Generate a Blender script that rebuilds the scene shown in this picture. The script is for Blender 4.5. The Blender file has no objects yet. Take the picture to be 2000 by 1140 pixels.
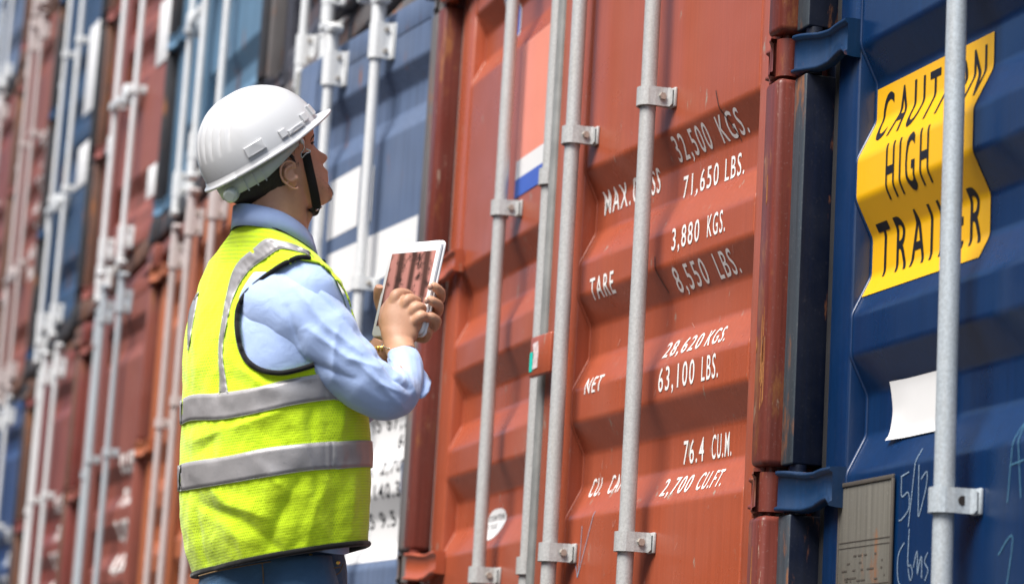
import bpy, bmesh, math, random
from mathutils import Vector, Matrix, noise
R = math.radians
rnd = random.Random(7)
scene = bpy.context.scene
COL = scene.collection

# ------------------------------------------------------------------ camera
AL, TH, RO, FPX = R(17.0611), R(10.7172), R(3.4032), 4876.3
CAM = Vector((5.6117, -1.917, 0.52))
fh = Vector((-math.cos(AL), math.sin(AL), 0)); r0 = Vector((math.sin(AL), math.cos(AL), 0))
FW = math.cos(TH) * fh + math.sin(TH) * Vector((0, 0, 1)); u0 = r0.cross(FW)
RT = math.cos(RO) * r0 + math.sin(RO) * u0; UP = math.cos(RO) * u0 - math.sin(RO) * r0
cd = bpy.data.cameras.new('camera'); cam = bpy.data.objects.new('camera', cd); COL.objects.link(cam)
cam.matrix_world = Matrix(((RT.x, UP.x, -FW.x, CAM.x), (RT.y, UP.y, -FW.y, CAM.y), (RT.z, UP.z, -FW.z, CAM.z), (0, 0, 0, 1)))
cd.sensor_width = 36; cd.lens = 36 * FPX / 2000; cd.clip_start = 0.1; cd.clip_end = 2000
cd.dof.use_dof = True; cd.dof.focus_distance = 4.95; cd.dof.aperture_fstop = 3.7
scene.camera = cam
# ------------------------------------------------------------------ light
SUN_EL, SUN_AZ = R(57), R(30)          # light comes from the open aisle side (-y), a little from +x
sd = Vector((math.sin(SUN_AZ) * math.cos(SUN_EL), -math.cos(SUN_AZ) * math.cos(SUN_EL), math.sin(SUN_EL)))
w = bpy.data.worlds.new('World'); scene.world = w; w.use_nodes = True
nt = w.node_tree; bg = nt.nodes['Background']
sky = nt.nodes.new('ShaderNodeTexSky'); sky.sky_type = 'NISHITA'; sky.sun_disc = False
sky.sun_elevation = SUN_EL; sky.sun_rotation = math.atan2(sd.x, sd.y); sky.dust_density = 2.5; sky.air_density = 1.0; sky.ozone_density = 1.0
nt.links.new(sky.outputs[0], bg.inputs[0]); bg.inputs[1].default_value = 0.09
ld = bpy.data.lights.new('sun', 'SUN'); ld.energy = 4.0; ld.angle = R(36); ld.color = (1, 0.96, 0.9)
sun = bpy.data.objects.new('sun', ld); COL.objects.link(sun)
sun.rotation_euler = sd.to_track_quat('Z', 'Y').to_euler()
scene.view_settings.view_transform = 'Standard'; scene.view_settings.look = 'None'
scene.view_settings.exposure = 0.85; scene.view_settings.gamma = 1.0
scene.cycles.use_denoising = True
scene.cycles.max_bounces = 8

# ------------------------------------------------------------------ materials
def node_mat(name):
    m = bpy.data.materials.new(name); m.use_nodes = True
    n = m.node_tree.nodes; b = n['Principled BSDF']
    return m, m.node_tree, b
def nd(t, typ, **kw):
    n = t.nodes.new(typ)
    for k, v in kw.items():
        if k == 'i':
            for kk, vv in v.items(): n.inputs[kk].default_value = vv
        else: setattr(n, k, v)
    return n
def lk(t, a, b): t.links.new(a, b)
def coords(t, scale=(1, 1, 1), kind='Object'):
    c = nd(t, 'ShaderNodeTexCoord'); mp = nd(t, 'ShaderNodeMapping'); mp.inputs['Scale'].default_value = scale
    lk(t, c.outputs[kind], mp.inputs[0]); return mp.outputs[0]
def ramp(t, src, p0, p1, c0=(0, 0, 0, 1), c1=(1, 1, 1, 1)):
    r = nd(t, 'ShaderNodeValToRGB'); e = r.color_ramp.elements
    e[0].position = p0; e[0].color = c0; e[1].position = p1; e[1].color = c1
    lk(t, src, r.inputs[0]); return r.outputs[0]
def mix(t, fac, a, b, mode='MIX'):
    m = nd(t, 'ShaderNodeMix', data_type='RGBA', blend_type=mode)
    if isinstance(fac, (int, float)): m.inputs[0].default_value = fac
    else: lk(t, fac, m.inputs[0])
    for s, k in ((a, 6), (b, 7)):
        if isinstance(s, tuple): m.inputs[k].default_value = s if len(s) == 4 else s + (1,)
        else: lk(t, s, m.inputs[k])
    return m.outputs[2]
def noise_tex(t, vec, scale, detail=4, rough=.55):
    n = nd(t, 'ShaderNodeTexNoise'); n.inputs['Scale'].default_value = scale; n.inputs['Detail'].default_value = detail
    n.inputs['Roughness'].default_value = rough; lk(t, vec, n.inputs['Vector']); return n.outputs['Fac']
def bump(t, b, h, strength, dist):
    n = nd(t, 'ShaderNodeBump'); n.inputs['Strength'].default_value = strength; n.inputs['Distance'].default_value = dist
    lk(t, h, n.inputs['Height']); lk(t, n.outputs[0], b.inputs['Normal'])
def tone(c, k): return tuple(min(1, x * k) for x in c)

def paint(name, c, rough=.42, rust=0.0, streak=.5, chips=0.0, spec=.30, wave=.012, fade=.45, coat=.0):
    m, t, b = node_mat(name)
    v = coords(t, (40, 40, .8)); s = noise_tex(t, v, 3, 5)
    v2 = coords(t, (1, 1, 1)); f = noise_tex(t, v2, 3.2, 5, .6); g = noise_tex(t, v2, 160, 2)
    dk = mix(t, ramp(t, s, .35, .7), tone(c, 1 - .28 * streak), tone(c, 1 + .22 * streak))
    lum = sum(c) / 3; faded = tuple(.72 * x + .28 * (lum * .6 + .12) for x in c)
    dk = mix(t, ramp(t, f, .45, .75, (0, 0, 0, 1), (fade, fade, fade, 1)), dk, faded)
    dk = mix(t, ramp(t, g, .62, .74, (0, 0, 0, 1), (.10 if lum > .05 else .02,) * 3 + (1,)), dk, (.45, .42, .4))
    if chips:
        v3 = coords(t, (14, 14, 3.5)); q = noise_tex(t, v3, 2.3, 6, .68)
        dk = mix(t, ramp(t, q, .66 - .05 * chips, .70 - .05 * chips), dk, (.30, .22, .17))
    if rust:
        v4 = coords(t, (6, 6, 1.6)); q = noise_tex(t, v4, 2.0, 7, .7)
        k = ramp(t, q, .62 - .12 * rust, .72 - .10 * rust)
        q2 = noise_tex(t, v2, 60, 4, .7)
        rc = mix(t, q2, (.16, .05, .02), (.33, .14, .05))
        dk = mix(t, k, dk, rc)
    lk(t, dk, b.inputs['Base Color'])
    lk(t, ramp(t, f, .3, .8, (rough - .07,) * 3 + (1,), (rough + .14,) * 3 + (1,)), b.inputs['Roughness'])
    b.inputs['Specular IOR Level'].default_value = spec
    b.inputs['Coat Weight'].default_value = coat; b.inputs['Coat Roughness'].default_value = .36; b.inputs['Coat IOR'].default_value = 1.6
    h = nd(t, 'ShaderNodeMath', operation='ADD'); lk(t, noise_tex(t, v2, 2.4, 2), h.inputs[0])
    gg = nd(t, 'ShaderNodeMath', operation='MULTIPLY'); lk(t, g, gg.inputs[0]); gg.inputs[1].default_value = .012
    lk(t, gg.outputs[0], h.inputs[1]); bump(t, b, h.outputs[0], 1.0, wave)
    return m
def plain(name, c, rough=.6, metal=0.0, var=.12, sc=30, bmp=0.0, spec=.5):
    m, t, b = node_mat(name); v = coords(t); s = noise_tex(t, v, sc, 5, .6)
    lk(t, mix(t, s, tone(c, 1 - var * 1.6), tone(c, 1 + var * 1.6)), b.inputs['Base Color'])
    b.inputs['Roughness'].default_value = rough; b.inputs['Metallic'].default_value = metal
    b.inputs['Specular IOR Level'].default_value = spec
    if bmp: bump(t, b, s, .6, bmp)
    return m
def galv(name, c=(.43, .44, .44), grime=.45):
    m, t, b = node_mat(name); v = coords(t); s = noise_tex(t, v, 170, 3, .7); l = noise_tex(t, coords(t, (20, 20, 2.2)), 1.5, 5, .65)
    k = mix(t, ramp(t, s, .38, .62), tone(c, .86), tone(c, 1.08))
    k = mix(t, ramp(t, l, .5, .78, (0, 0, 0, 1), (grime,) * 3 + (1,)), k, (.33, .28, .22))
    sp = noise_tex(t, v, 420, 2); k = mix(t, ramp(t, sp, .66, .70, (0, 0, 0, 1), (.6, .6, .6, 1)), k, (.18, .16, .14))
    lk(t, k, b.inputs['Base Color']); b.inputs['Roughness'].default_value = .5; b.inputs['Metallic'].default_value = .15
    bump(t, b, s, .25, .0015); return m

M = {}
M['red'] = paint('red_paint', (.345, .076, .034), .30, streak=.3, chips=.3, fade=.2, spec=.55)
M['red_frame'] = paint('red_frame_paint', (.15, .034, .024), .36, rust=.45, streak=.9, chips=.6, fade=.2)
M['navy'] = paint('navy_paint', (.0004, .021, .082), .30, streak=.5, chips=.0, spec=.8, fade=.05)
M['navy_hinge'] = paint('navy_hinge_paint', (.004, .024, .07), .34, streak=.5, rust=.12)
M['navy_frame'] = paint('navy_frame_paint', (.001, .004, .016), .42, rust=.06, streak=.7)
M['navy_edge'] = paint('navy_edge_paint', (.04, .052, .065), .5, rust=.6, streak=.9)
M['faded_blue'] = paint('faded_blue_paint', (.095, .135, .225), .45, streak=.9, rust=.05)
M['faded_frame'] = paint('faded_frame_paint', (.13, .12, .12), .6, rust=.55, streak=.9)
M['orange'] = paint('orange_paint', (0.357, 0.110, 0.046), .45, streak=.6, rust=.1)
M['maroon'] = paint('maroon_paint', (0.190, 0.047, 0.038), .42, streak=.7, rust=.15)
M['brick'] = paint('brick_paint', (0.220, 0.065, 0.046), .45, streak=.7, rust=.2)
M['royal'] = paint('royal_paint', (0.015, 0.046, 0.137), .4, streak=.6, rust=.1)
M['mid_blue'] = paint('mid_blue_paint', (0.015, 0.049, 0.114), .42, streak=.7, rust=.15)
M['sky_blue'] = paint('sky_blue_paint', (0.091, 0.179, 0.274), .45, streak=.8, rust=.1)
M['slate'] = paint('slate_paint', (0.065, 0.068, 0.087), .5, streak=.9, rust=.35)
M['red_up'] = paint('rose_red_paint', (0.251, 0.076, 0.057), .45, streak=.6, rust=.1)
M['dark_frame'] = paint('dark_frame_paint', (.03, .03, .035), .55, rust=.4, streak=.8)
M['brown_frame'] = paint('brown_frame_paint', (.13, .065, .045), .55, rust=.7, streak=.9)
M['galv'] = galv('galvanised_steel'); M['galv_white'] = galv('white_rod_paint', (.66, .68, .69), .35)
M['galv_blue'] = galv('bluish_rod_paint', (.40, .45, .49), .4); M['galv_pink'] = galv('pinkish_rod_paint', (.50, .44, .43), .4)
M['gasket'] = plain('grey_rubber', (.20, .205, .20), .7, var=.35, sc=14)
M['gasket_dark'] = plain('dark_rubber', (.018, .018, .02), .6, var=.4, sc=14)
M['steel'] = plain('dark_steel', (.06, .05, .045), .5, .6, .3, 60)
M['bolt'] = plain('bolt_steel', (.42, .38, .33), .5, .4, .3, 90)
M['white_vinyl'] = plain('white_vinyl', (.70, .70, .70), .5, var=.03, sc=12)
M['yellow_vinyl'] = plain('yellow_vinyl', (.80, .43, .004), .35, var=.03, sc=10)
M['black_ink'] = plain('black_ink', (.008, .008, .012), .45)
M['white_ink'] = plain('white_ink', (.80, .80, .78), .5, var=.06, sc=60)
M['chalk'] = plain('chalk', (.24, .33, .43), .9, var=.3, sc=200)
M['chalk_blue'] = plain('blue_chalk', (.05, .16, .26), .9, var=.3, sc=200)
M['chalk_faint'] = plain('faint_chalk', (.50, .25, .20), .9, var=.3, sc=200)
M['flag_red'] = plain('salmon_vinyl', (.74, .25, .17), .4, var=.08, sc=8)
M['flag_blue'] = plain('blue_vinyl', (.045, .11, .45), .45, var=.06, sc=14)
M['green'] = plain('green_tape', (.01, .50, .40), .5)
M['plate'] = paint('weathered_plate', (.125, .118, .10), .5, rust=.25, streak=.8)
M['plate_line'] = plain('etched_line', (.07, .06, .05), .6)
M['wood'] = plain('floor_edge', (.2, .13, .08), .8)

# ------------------------------------------------------------------ mesh helpers
class MB:
    def __init__(s): s.v = []; s.f = []; s.sm = []; s.mi = []
    def add(s, vs, fs, smooth=False, mi=0):
        n = len(s.v); s.v += [tuple(p) for p in vs]
        s.f += [tuple(i + n for i in f) for f in fs]; s.sm += [smooth] * len(fs); s.mi += [mi] * len(fs); return s
    def box(s, lo, hi, bev=0.0, mi=0, seg=2):
        b = bmesh.new(); bmesh.ops.create_cube(b, size=1)
        for v in b.verts: v.co = Vector([(lo[i] + hi[i]) / 2 + v.co[i] * (hi[i] - lo[i]) for i in range(3)])
        if bev: bmesh.ops.bevel(b, geom=b.edges[:], offset=bev, segments=seg, affect='EDGES', profile=.5)
        s.bm(b, bool(bev), mi); return s
    def bm(s, b, smooth=False, mi=0):
        b.verts.index_update(); s.add([v.co for v in b.verts], [[v.index for v in f.verts] for f in b.faces], smooth, mi); b.free()
    def tube(s, path, rad, n=16, cap=True, smooth=True, mi=0):
        pts = [Vector(p) for p in path]; rr = rad if isinstance(rad, (list, tuple)) else [rad] * len(pts)
        vs = []; fs = []; up = None
        for i, p in enumerate(pts):
            t = (pts[min(i + 1, len(pts) - 1)] - pts[max(i - 1, 0)]).normalized()
            if up is None: up = Vector((0, 0, 1)) if abs(t.z) < .9 else Vector((1, 0, 0))
            a = t.cross(up).normalized(); b = a.cross(t).normalized(); up = b
            for k in range(n):
                q = 2 * math.pi * k / n; vs.append(p + rr[i] * (math.cos(q) * a + math.sin(q) * b))
        for i in range(len(pts) - 1):
            for k in range(n):
                fs.append((i * n + k, i * n + (k + 1) % n, (i + 1) * n + (k + 1) % n, (i + 1) * n + k))
        s.add(vs, fs, smooth, mi)
        if cap:
            m = (len(pts) - 1) * n
            s.add(vs[:n], [tuple(range(n))], False, mi); s.add(vs[m:], [tuple(reversed(range(n)))], False, mi)
        return s
    def prism(s, poly, y0, y1, bev=0.0, mi=0, axis='y'):
        b = bmesh.new()
        mk = (lambda p, y: (p[0], y, p[1]))
        a = [b.verts.new(mk(p, y0)) for p in poly]; c = [b.verts.new(mk(p, y1)) for p in poly]; n = len(poly)
        b.faces.new(a); b.faces.new(c[::-1])
        for i in range(n): b.faces.new((a[i], c[i], c[(i + 1) % n], a[(i + 1) % n]))
        bmesh.ops.recalc_face_normals(b, faces=b.faces[:])
        if bev: bmesh.ops.bevel(b, geom=[e for e in b.edges], offset=bev, segments=2, affect='EDGES', profile=.5)
        s.bm(b, bool(bev), mi); return s
    def build(s, name, mats, parent=None, loc=None, fix=True):
        me = bpy.data.meshes.new(name); me.from_pydata(s.v, [], s.f)
        for p, sm, mi in zip(me.polygons, s.sm, s.mi): p.use_smooth = sm; p.material_index = mi
        for m in (mats if isinstance(mats, (list, tuple)) else [mats]): me.materials.append(m)
        if fix:
            b = bmesh.new(); b.from_mesh(me); bmesh.ops.recalc_face_normals(b, faces=b.faces[:]); b.to_mesh(me); b.free()
        me.update(); o = bpy.data.objects.new(name, me); COL.objects.link(o)
        if parent: o.parent = parent
        if loc: o.location = loc
        return o
def empty(name, loc=(0, 0, 0), rz=0.0, parent=None):
    o = bpy.data.objects.new(name, None); COL.objects.link(o); o.location = loc; o.rotation_euler = (0, 0, rz)
    o.empty_display_size = .2
    if parent: o.parent = parent
    return o
def tag(o, label, cat=None, group=None, kind=None):
    if label: o['label'] = label
    if cat: o['category'] = cat
    if group: o['group'] = group
    if kind: o['kind'] = kind
    return o

# ------------------------------------------------------------------ ground
g = MB(); g.add([(-400, -400, 0), (400, -400, 0), (400, 400, 0), (-400, 400, 0)], [(0, 1, 2, 3)])
m, t, b = node_mat('yard_asphalt'); v = coords(t); s1 = noise_tex(t, v, 1.2, 6); s2 = noise_tex(t, v, 120, 4)
lk(t, mix(t, s1, mix(t, s2, (.045, .044, .042), (.075, .073, .07)), mix(t, s2, (.065, .063, .06), (.10, .098, .093))), b.inputs['Base Color'])
b.inputs['Roughness'].default_value = .9; bump(t, b, s2, .5, .01)
go = g.build('ground', m); tag(go, 'grey asphalt yard in front of the container stacks', 'ground', kind='structure')

# ------------------------------------------------------------------ door profile
REC = [(2.64, 2.575, 2.50, 2.42), (1.875, 1.804, 1.727, 1.65), (1.573, 1.502, 1.429, 1.352), (1.275, 1.204, 1.127, 1.053), (.507, .427, .352, .287)]
DEP = .0377
def off_raw(z):
    for a, b_, c, d in REC:
        if d < z < a:
            if z > b_: return DEP * (a - z) / (a - b_)
            if z < c: return DEP * (z - d) / (c - d)
            return DEP
    return 0.0
def off(z):
    return sum(off_raw(z + k * .0018) for k in range(-4, 5)) / 9
ZS = sorted({round(e + k * .0026, 4) for r_ in REC for e in r_ for k in range(-4, 5)})
def map_decal(b, lift):
    """cut a flat bmesh (x,0,z) at the bends of the corrugation and lay it on the sheet"""
    if b.verts:
        z0 = min(v.co.z for v in b.verts); z1 = max(v.co.z for v in b.verts)
        for z in ZS:
            if z0 < z < z1:
                bmesh.ops.bisect_plane(b, geom=b.verts[:] + b.edges[:] + b.faces[:], plane_co=(0, 0, z), plane_no=(0, 0, 1))
    for v in b.verts: v.co.y = off(v.co.z) - lift
def decal_from_polys(name, polys, mat, parent, lift=.0012, thick=0):
    b = bmesh.new()
    for p in polys: b.faces.new([b.verts.new((x, 0, z)) for x, z in p])
    map_decal(b, lift)
    for f in b.faces:
        f.normal_update()
        if f.normal.y > 0: f.normal_flip()
    mb = MB(); mb.bm(b, True); return mb.build(name, mat, parent, fix=False)
def ribbon_polys(path, wd):
    out = []; P = [Vector((p[0], p[1])) for p in path]
    for i in range(len(P) - 1):
        t_ = P[i + 1] - P[i]
        if t_.length < 1e-6: continue
        t_.normalize(); n_ = Vector((-t_.y, t_.x)) * wd / 2; a = P[i] - t_ * wd * .3; c = P[i + 1] + t_ * wd * .3
        out.append([tuple(a - n_), tuple(c - n_), tuple(c + n_), tuple(a + n_)])
    return out
def spline(pts, n=8):
    out = []; P = [Vector(p) for p in pts]
    for i in range(len(P) - 1):
        p0, p1, p2, p3 = P[max(i - 1, 0)], P[i], P[i + 1], P[min(i + 2, len(P) - 1)]
        for k in range(n):
            t_ = k / n
            out.append(.5 * ((2 * p1) + (p2 - p0) * t_ + (2 * p0 - 5 * p1 + 4 * p2 - p3) * t_ * t_ + (3 * p1 - p0 - 3 * p2 + p3) * t_ ** 3))
    out.append(P[-1]); return out
FONT = None
def text_bm(txt, x0, x1, z0, z1, bold=0.0, sp=1.25):
    """text fitted to a box in the (x, z) plane, as a bmesh"""
    c = bpy.data.curves.new('lettering', 'FONT'); c.body = txt; c.resolution_u = 4; c.offset = bold; c.space_character = sp
    o = bpy.data.objects.new('lettering', c); COL.objects.link(o)
    dg = bpy.context.evaluated_depsgraph_get(); me = o.evaluated_get(dg).to_mesh()
    b = bmesh.new(); b.from_mesh(me); o.evaluated_get(dg).to_mesh_clear()
    bpy.data.objects.remove(o); bpy.data.curves.remove(c)
    xs = [v.co.x for v in b.verts]; ax, bx = min(xs), max(xs)
    capb, capt = 0.0, .729
    for v in b.verts:
        X = x0 + (v.co.x - ax) / (bx - ax) * (x1 - x0); Z = z0 + (v.co.y - capb) / (capt - capb) * (z1 - z0)
        v.co = Vector((X, 0, Z))
    return b
def text_decal(name, items, mat, parent, lift=.0014, bold=.01, sp=1.25):
    for it in items:
        mb = MB(); b = text_bm(*it, bold=bold, sp=sp); map_decal(b, lift); mb.bm(b, False)
        o = mb.build(name, mat, parent, fix=False)
        for p in o.data.polygons:
            if p.normal.y > 0: p.flip()

# ------------------------------------------------------------------ containers
HT = 2.896
def door_leaf(x0, x1, rx0, rx1, mat, parent, name='door', z0=.115, z1=2.835):
    mb = MB()
    # border stiles and rails, 3 mm proud of the crests
    mb.box((x0, -.003, z0), (rx0, .05, z1), .006); mb.box((rx1, -.003, z0), (x1, .05, z1), .006)
    mb.box((rx0 - .002, -.0025, z0), (rx1 + .002, .05, z0 + .10), .004); mb.box((rx0 - .002, -.0025, z1 - .09), (rx1 + .002, .05, z1), .004)
    zs = sorted(set([z0 + .09, z1 - .08] + [z for z in ZS if z0 + .09 < z < z1 - .08] + [1.9 + k * .1 for k in range(1, 6)]))
    nx = 6; vs = []; fs = []
    for z in zs:
        for i in range(nx + 1): vs.append((rx0 + (rx1 - rx0) * i / nx, off(z), z))
    for j in range(len(zs) - 1):
        for i in range(nx):
            k = j * (nx + 1) + i; fs.append((k, k + 1, k + nx + 2, k + nx + 1))
    mb.add(vs, fs, True)
    # weld beads down both sides of the sheet
    for xx, sg in ((rx0, 1), (rx1, -1)):
        mb.tube([(xx + sg * .001, off(z) - .0005, z) for z in zs], .0042, 6, False)
    # inner liner
    mb.box((x0 + .02, .055, z0 + .02), (x1 - .02, .075, z1 - .02))
    return mb.build(name, mat, parent)
def rod(x, mat, parent, z0=.03, z1=2.87, y=-.05, r=.0177):
    mb = MB(); mb.tube([(x, y, z0 + k * (z1 - z0) / 12) for k in range(13)], r, 24)
    # cams at both ends
    for z, s_ in ((z0, -1), (z1, 1)):
        mb.tube([(x, y, z - s_ * .10), (x, y, z - s_ * .02)], .024, 20)
        mb.prism([(x - .02, z - .016), (x + .045, z - .014), (x + .05, z + .004), (x + .02, z + .018), (x - .03, z + .016)], y - .022, y + .022, .004)
    return mb.build('locking_rod', mat, parent)
def bracket(x, z, mat, parent, sg=1, h=.042, y=-.05, bolts=1, ww=.050, bolt=True):
    mb = MB(); n = 14; prof = []
    # strap: wraps the rod, then a flat foot bolted to the door
    for k in range(n + 1):
        a = math.pi * (1.02 - 1.02 * k / n); prof.append((x - sg * .0215 * -math.cos(a) * -1, y - .0215 * math.sin(a)))
    prof = [(x - sg * .0215 * math.cos(math.pi * k / n), y - .0215 * math.sin(math.pi * k / n)) for k in range(n + 1)]
    # round the rod, then a flange running back to the door, its foot turned out
    prof = [(x - sg * .0215, y + .03)] + prof[:13] + [(x + sg * .0225, y + .006), (x + sg * .0235, y + .022), (x + sg * .0265, y + .034), (x + sg * .032, y + .040), (x + sg * .040, y + .043)]
    th = .0045; vs = []; fs = []; m_ = len(prof)
    for i, (px, py) in enumerate(prof):
        t_ = Vector(prof[min(i + 1, m_ - 1)]) - Vector(prof[max(i - 1, 0)]); t_.normalize(); nn = Vector((t_.y, -t_.x)) * (1 if sg > 0 else -1) * th
        zz = h / 2 - (.006 if i == m_ - 1 else 0)
        vs += [(px, py, z - zz), (px, py, z + zz), (px + nn.x, py + nn.y, z + zz), (px + nn.x, py + nn.y, z - zz)]
    for i in range(m_ - 1):
        for k in range(4): fs.append((i * 4 + k, i * 4 + (k + 1) % 4, i * 4 + 4 + (k + 1) % 4, i * 4 + 4 + k))
    vs = [vs[q] for f in fs for q in f]; fs = [tuple(range(4 * k, 4 * k + 4)) for k in range(len(fs))]; m4 = len(vs)
    mb.add(vs, fs, False); fs = []; vs = []
    _ = [(0, 1, 2, 3), tuple(reversed([(m_ - 1) * 4 + k for k in range(4)]))]
    mb.box((min(x + sg * .006, x + sg * .0195), y + .012, z - h / 2 + .002), (max(x + sg * .006, x + sg * .0195), -.001, z + h / 2 - .002), .002)
    mb.box((min(x + sg * .012, x + sg * .044), -.0075, z - h / 2 - .001), (max(x + sg * .012, x + sg * .044), -.0005, z + h / 2 + .001), .002)
    for zb in ([z] if bolts == 1 else [z - h * .3, z + h * .3]):
        if bolt: mb.tube([(x + sg * .022, y + .020, zb), (x + sg * .0355, y + .020, zb)], .0082, 6, True, False, 1)
        else: mb.tube([(x + sg * .027, y + .020, zb), (x + sg * .0285, y + .020, zb)], .0085, 14, True, False, 2)
    mb.tube([(x - sg * .0225, y + .004, z), (x - sg * .027, y + .004, z)], .0055, 10, True, False, 2)
    o = mb.build('rod_bracket', [mat, M['bolt'], M['steel']], parent)
    return o
def hinge(mat, parent, sg, z, reach=.245, pin=.04):
    """blade hinge in door space: pin at x=-sg*..., reaching over the door"""
    mb = MB(); px = -sg * pin
    k_ = reach / .245
    up = [(0, .034), (.05 * k_, .032), (.10 * k_, .026), (.14 * k_, .026), (.19 * k_, .030), (reach, .030)]
    lo = [(reach, -.030), (.20 * k_, -.032), (.14 * k_, -.042), (.10 * k_, -.047), (.05 * k_, -.044), (0, -.042)]
    poly = [(px + sg * x, z + dz) for x, dz in up + lo]
    ys = lambda x: -.052 + .030 * min(1, max(0, (x / k_ - .02) / .12)) - .008   # blade steps down onto the door
    n = len(poly)
    b = bmesh.new(); raw = up + lo
    nx = 12; g0 = []
    def edge(side, x):
        for i in range(len(side) - 1):
            (xa, za), (xb, zb) = sorted((side[i], side[i + 1]))
            if xa <= x <= xb: return za + (zb - za) * (x - xa) / max(1e-6, xb - xa)
        return side[-1][1]
    rows = []
    for i in range(nx + 1):
        x = reach * i / nx; zt, zb = edge(up, x), edge(lo, x); y = ys(x)
        col = []
        for zz, dy in ((zt + .002, .012), (zt, -.006), (zt - .006, -.007), (zt - .010, 0), ((zt + zb) / 2, 0), (zb + .010, 0), (zb + .006, -.007), (zb, -.006), (zb - .002, .012)):
            col.append((px + sg * x, y + dy, z + zz))
        rows.append(col)
    vs = [p for c in rows for p in c]; fs = []; mrow = 9
    for i in range(nx):
        for k in range(mrow - 1): fs.append((i * mrow + k, i * mrow + k + 1, (i + 1) * mrow + k + 1, (i + 1) * mrow + k))
    mb.add(vs, fs, True); mb.add([rows[-1][k] for k in range(mrow)] + [(p[0], -.002, p[2]) for p in rows[-1]], [(k, k + 1, k + 1 + mrow, k + mrow) for k in range(mrow - 1)], True)
    b.free()
    # knuckle round the pin
    mb.tube([(px, -.030, z - .042), (px, -.030, z + .034)], .022, 18)
    mb.tube([(px, -.030, z - .05), (px, -.030, z + .045)], .009, 12)
    return mb.build('hinge', mat, parent)
def post(x0, x1, sg, mats, parent, gaps, z1=HT, yf=-.055):
    """corner post: a folded section, its front lip cut away at the hinges"""
    bev = .012 if len(mats) < 2 else .004
    mb = MB(); zs = [.12] + [q for gz in gaps for q in (gz - .05, gz + .045)] + [z1 - .12]
    for i in range(0, len(zs) - 1, 2):
        mb.box((x0, yf, zs[i]), (x1, .0 + .02, zs[i + 1]), bev, 1, 3)
    mb.box((x0 + (.01 if sg > 0 else 0), .012, .118), (x1 - (0 if sg > 0 else .01), .13, z1 - .118), .006)
    for gz in gaps:      # knuckle lug left in each gap
        xm = x0 + .014 if sg > 0 else x1 - .014
        mb.tube([(xm, -.034, gz - .05), (xm, -.034, gz + .045)], .017, 12)
    o = mb.build('corner_post', mats if len(mats) > 1 else [mats[0], mats[0]], parent)
    if len(mats) > 1:
        for p in o.data.polygons:
            if p.material_index == 1 and p.normal.y > -.5: p.material_index = 0
    return o
def casting(x0, x1, z0, mat, parent):
    mb = MB(); mb.box((x0, -.062, z0), (x1, .11, z0 + .118), .008, 0, 2)
    xc, zc = (x0 + x1) / 2, z0 + .059
    ring = [(xc + .032 * math.cos(a) * 1.0, zc + .022 * math.sin(a)) for a in [2 * math.pi * k / 18 for k in range(18)]]
    mb.prism(ring, -.0635, -.0605, 0, 1)
    return mb.build('corner_casting', [mat, M['gasket_dark']], parent)
BODY = {}
def body_mesh(hw, L=12.0):
    mb = MB(); hx = hw - .012
    def wall(x, sg):
        pr = []; y = .14; k = 0
        while y < L - .2:
            pr += [(y, 0), (y + .07, 0), (y + .105, .034), (y + .175, .034)]; y += .28
        pr += [(L, 0)]
        vs = [];
        for (yy, dx) in pr: vs += [(x - sg * dx, yy, .12), (x - sg * dx, yy, HT - .06)]
        mb.add(vs, [(2 * i, 2 * i + 2, 2 * i + 3, 2 * i + 1) for i in range(len(pr) - 1)])
    wall(hx, 1); wall(-hx, -1)
    mb.add([(-hx, .10, HT - .03), (hx, .10, HT - .03), (hx, L, HT - .03), (-hx, L, HT - .03)], [(0, 1, 2, 3)])
    mb.add([(-hx, L, .05), (hx, L, .05), (hx, L, HT - .03), (-hx, L, HT - .03)], [(0, 1, 2, 3)])
    mb.add([(-hx, .10, .12), (hx, .10, .12), (hx, L, .12), (-hx, L, .12)], [(0, 1, 2, 3)])
    for sg in (1, -1):
        mb.box((min(sg * hx, sg * (hx - .06)), .10, .02), (max(sg * hx, sg * (hx - .06)), L, .13)); mb.box((min(sg * hx, sg * (hx - .06)), .10, HT - .075), (max(sg * hx, sg * (hx - .06)), L, HT - .012))
    return mb
HZ = [.175, 1.035, 1.895, 2.755]
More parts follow.
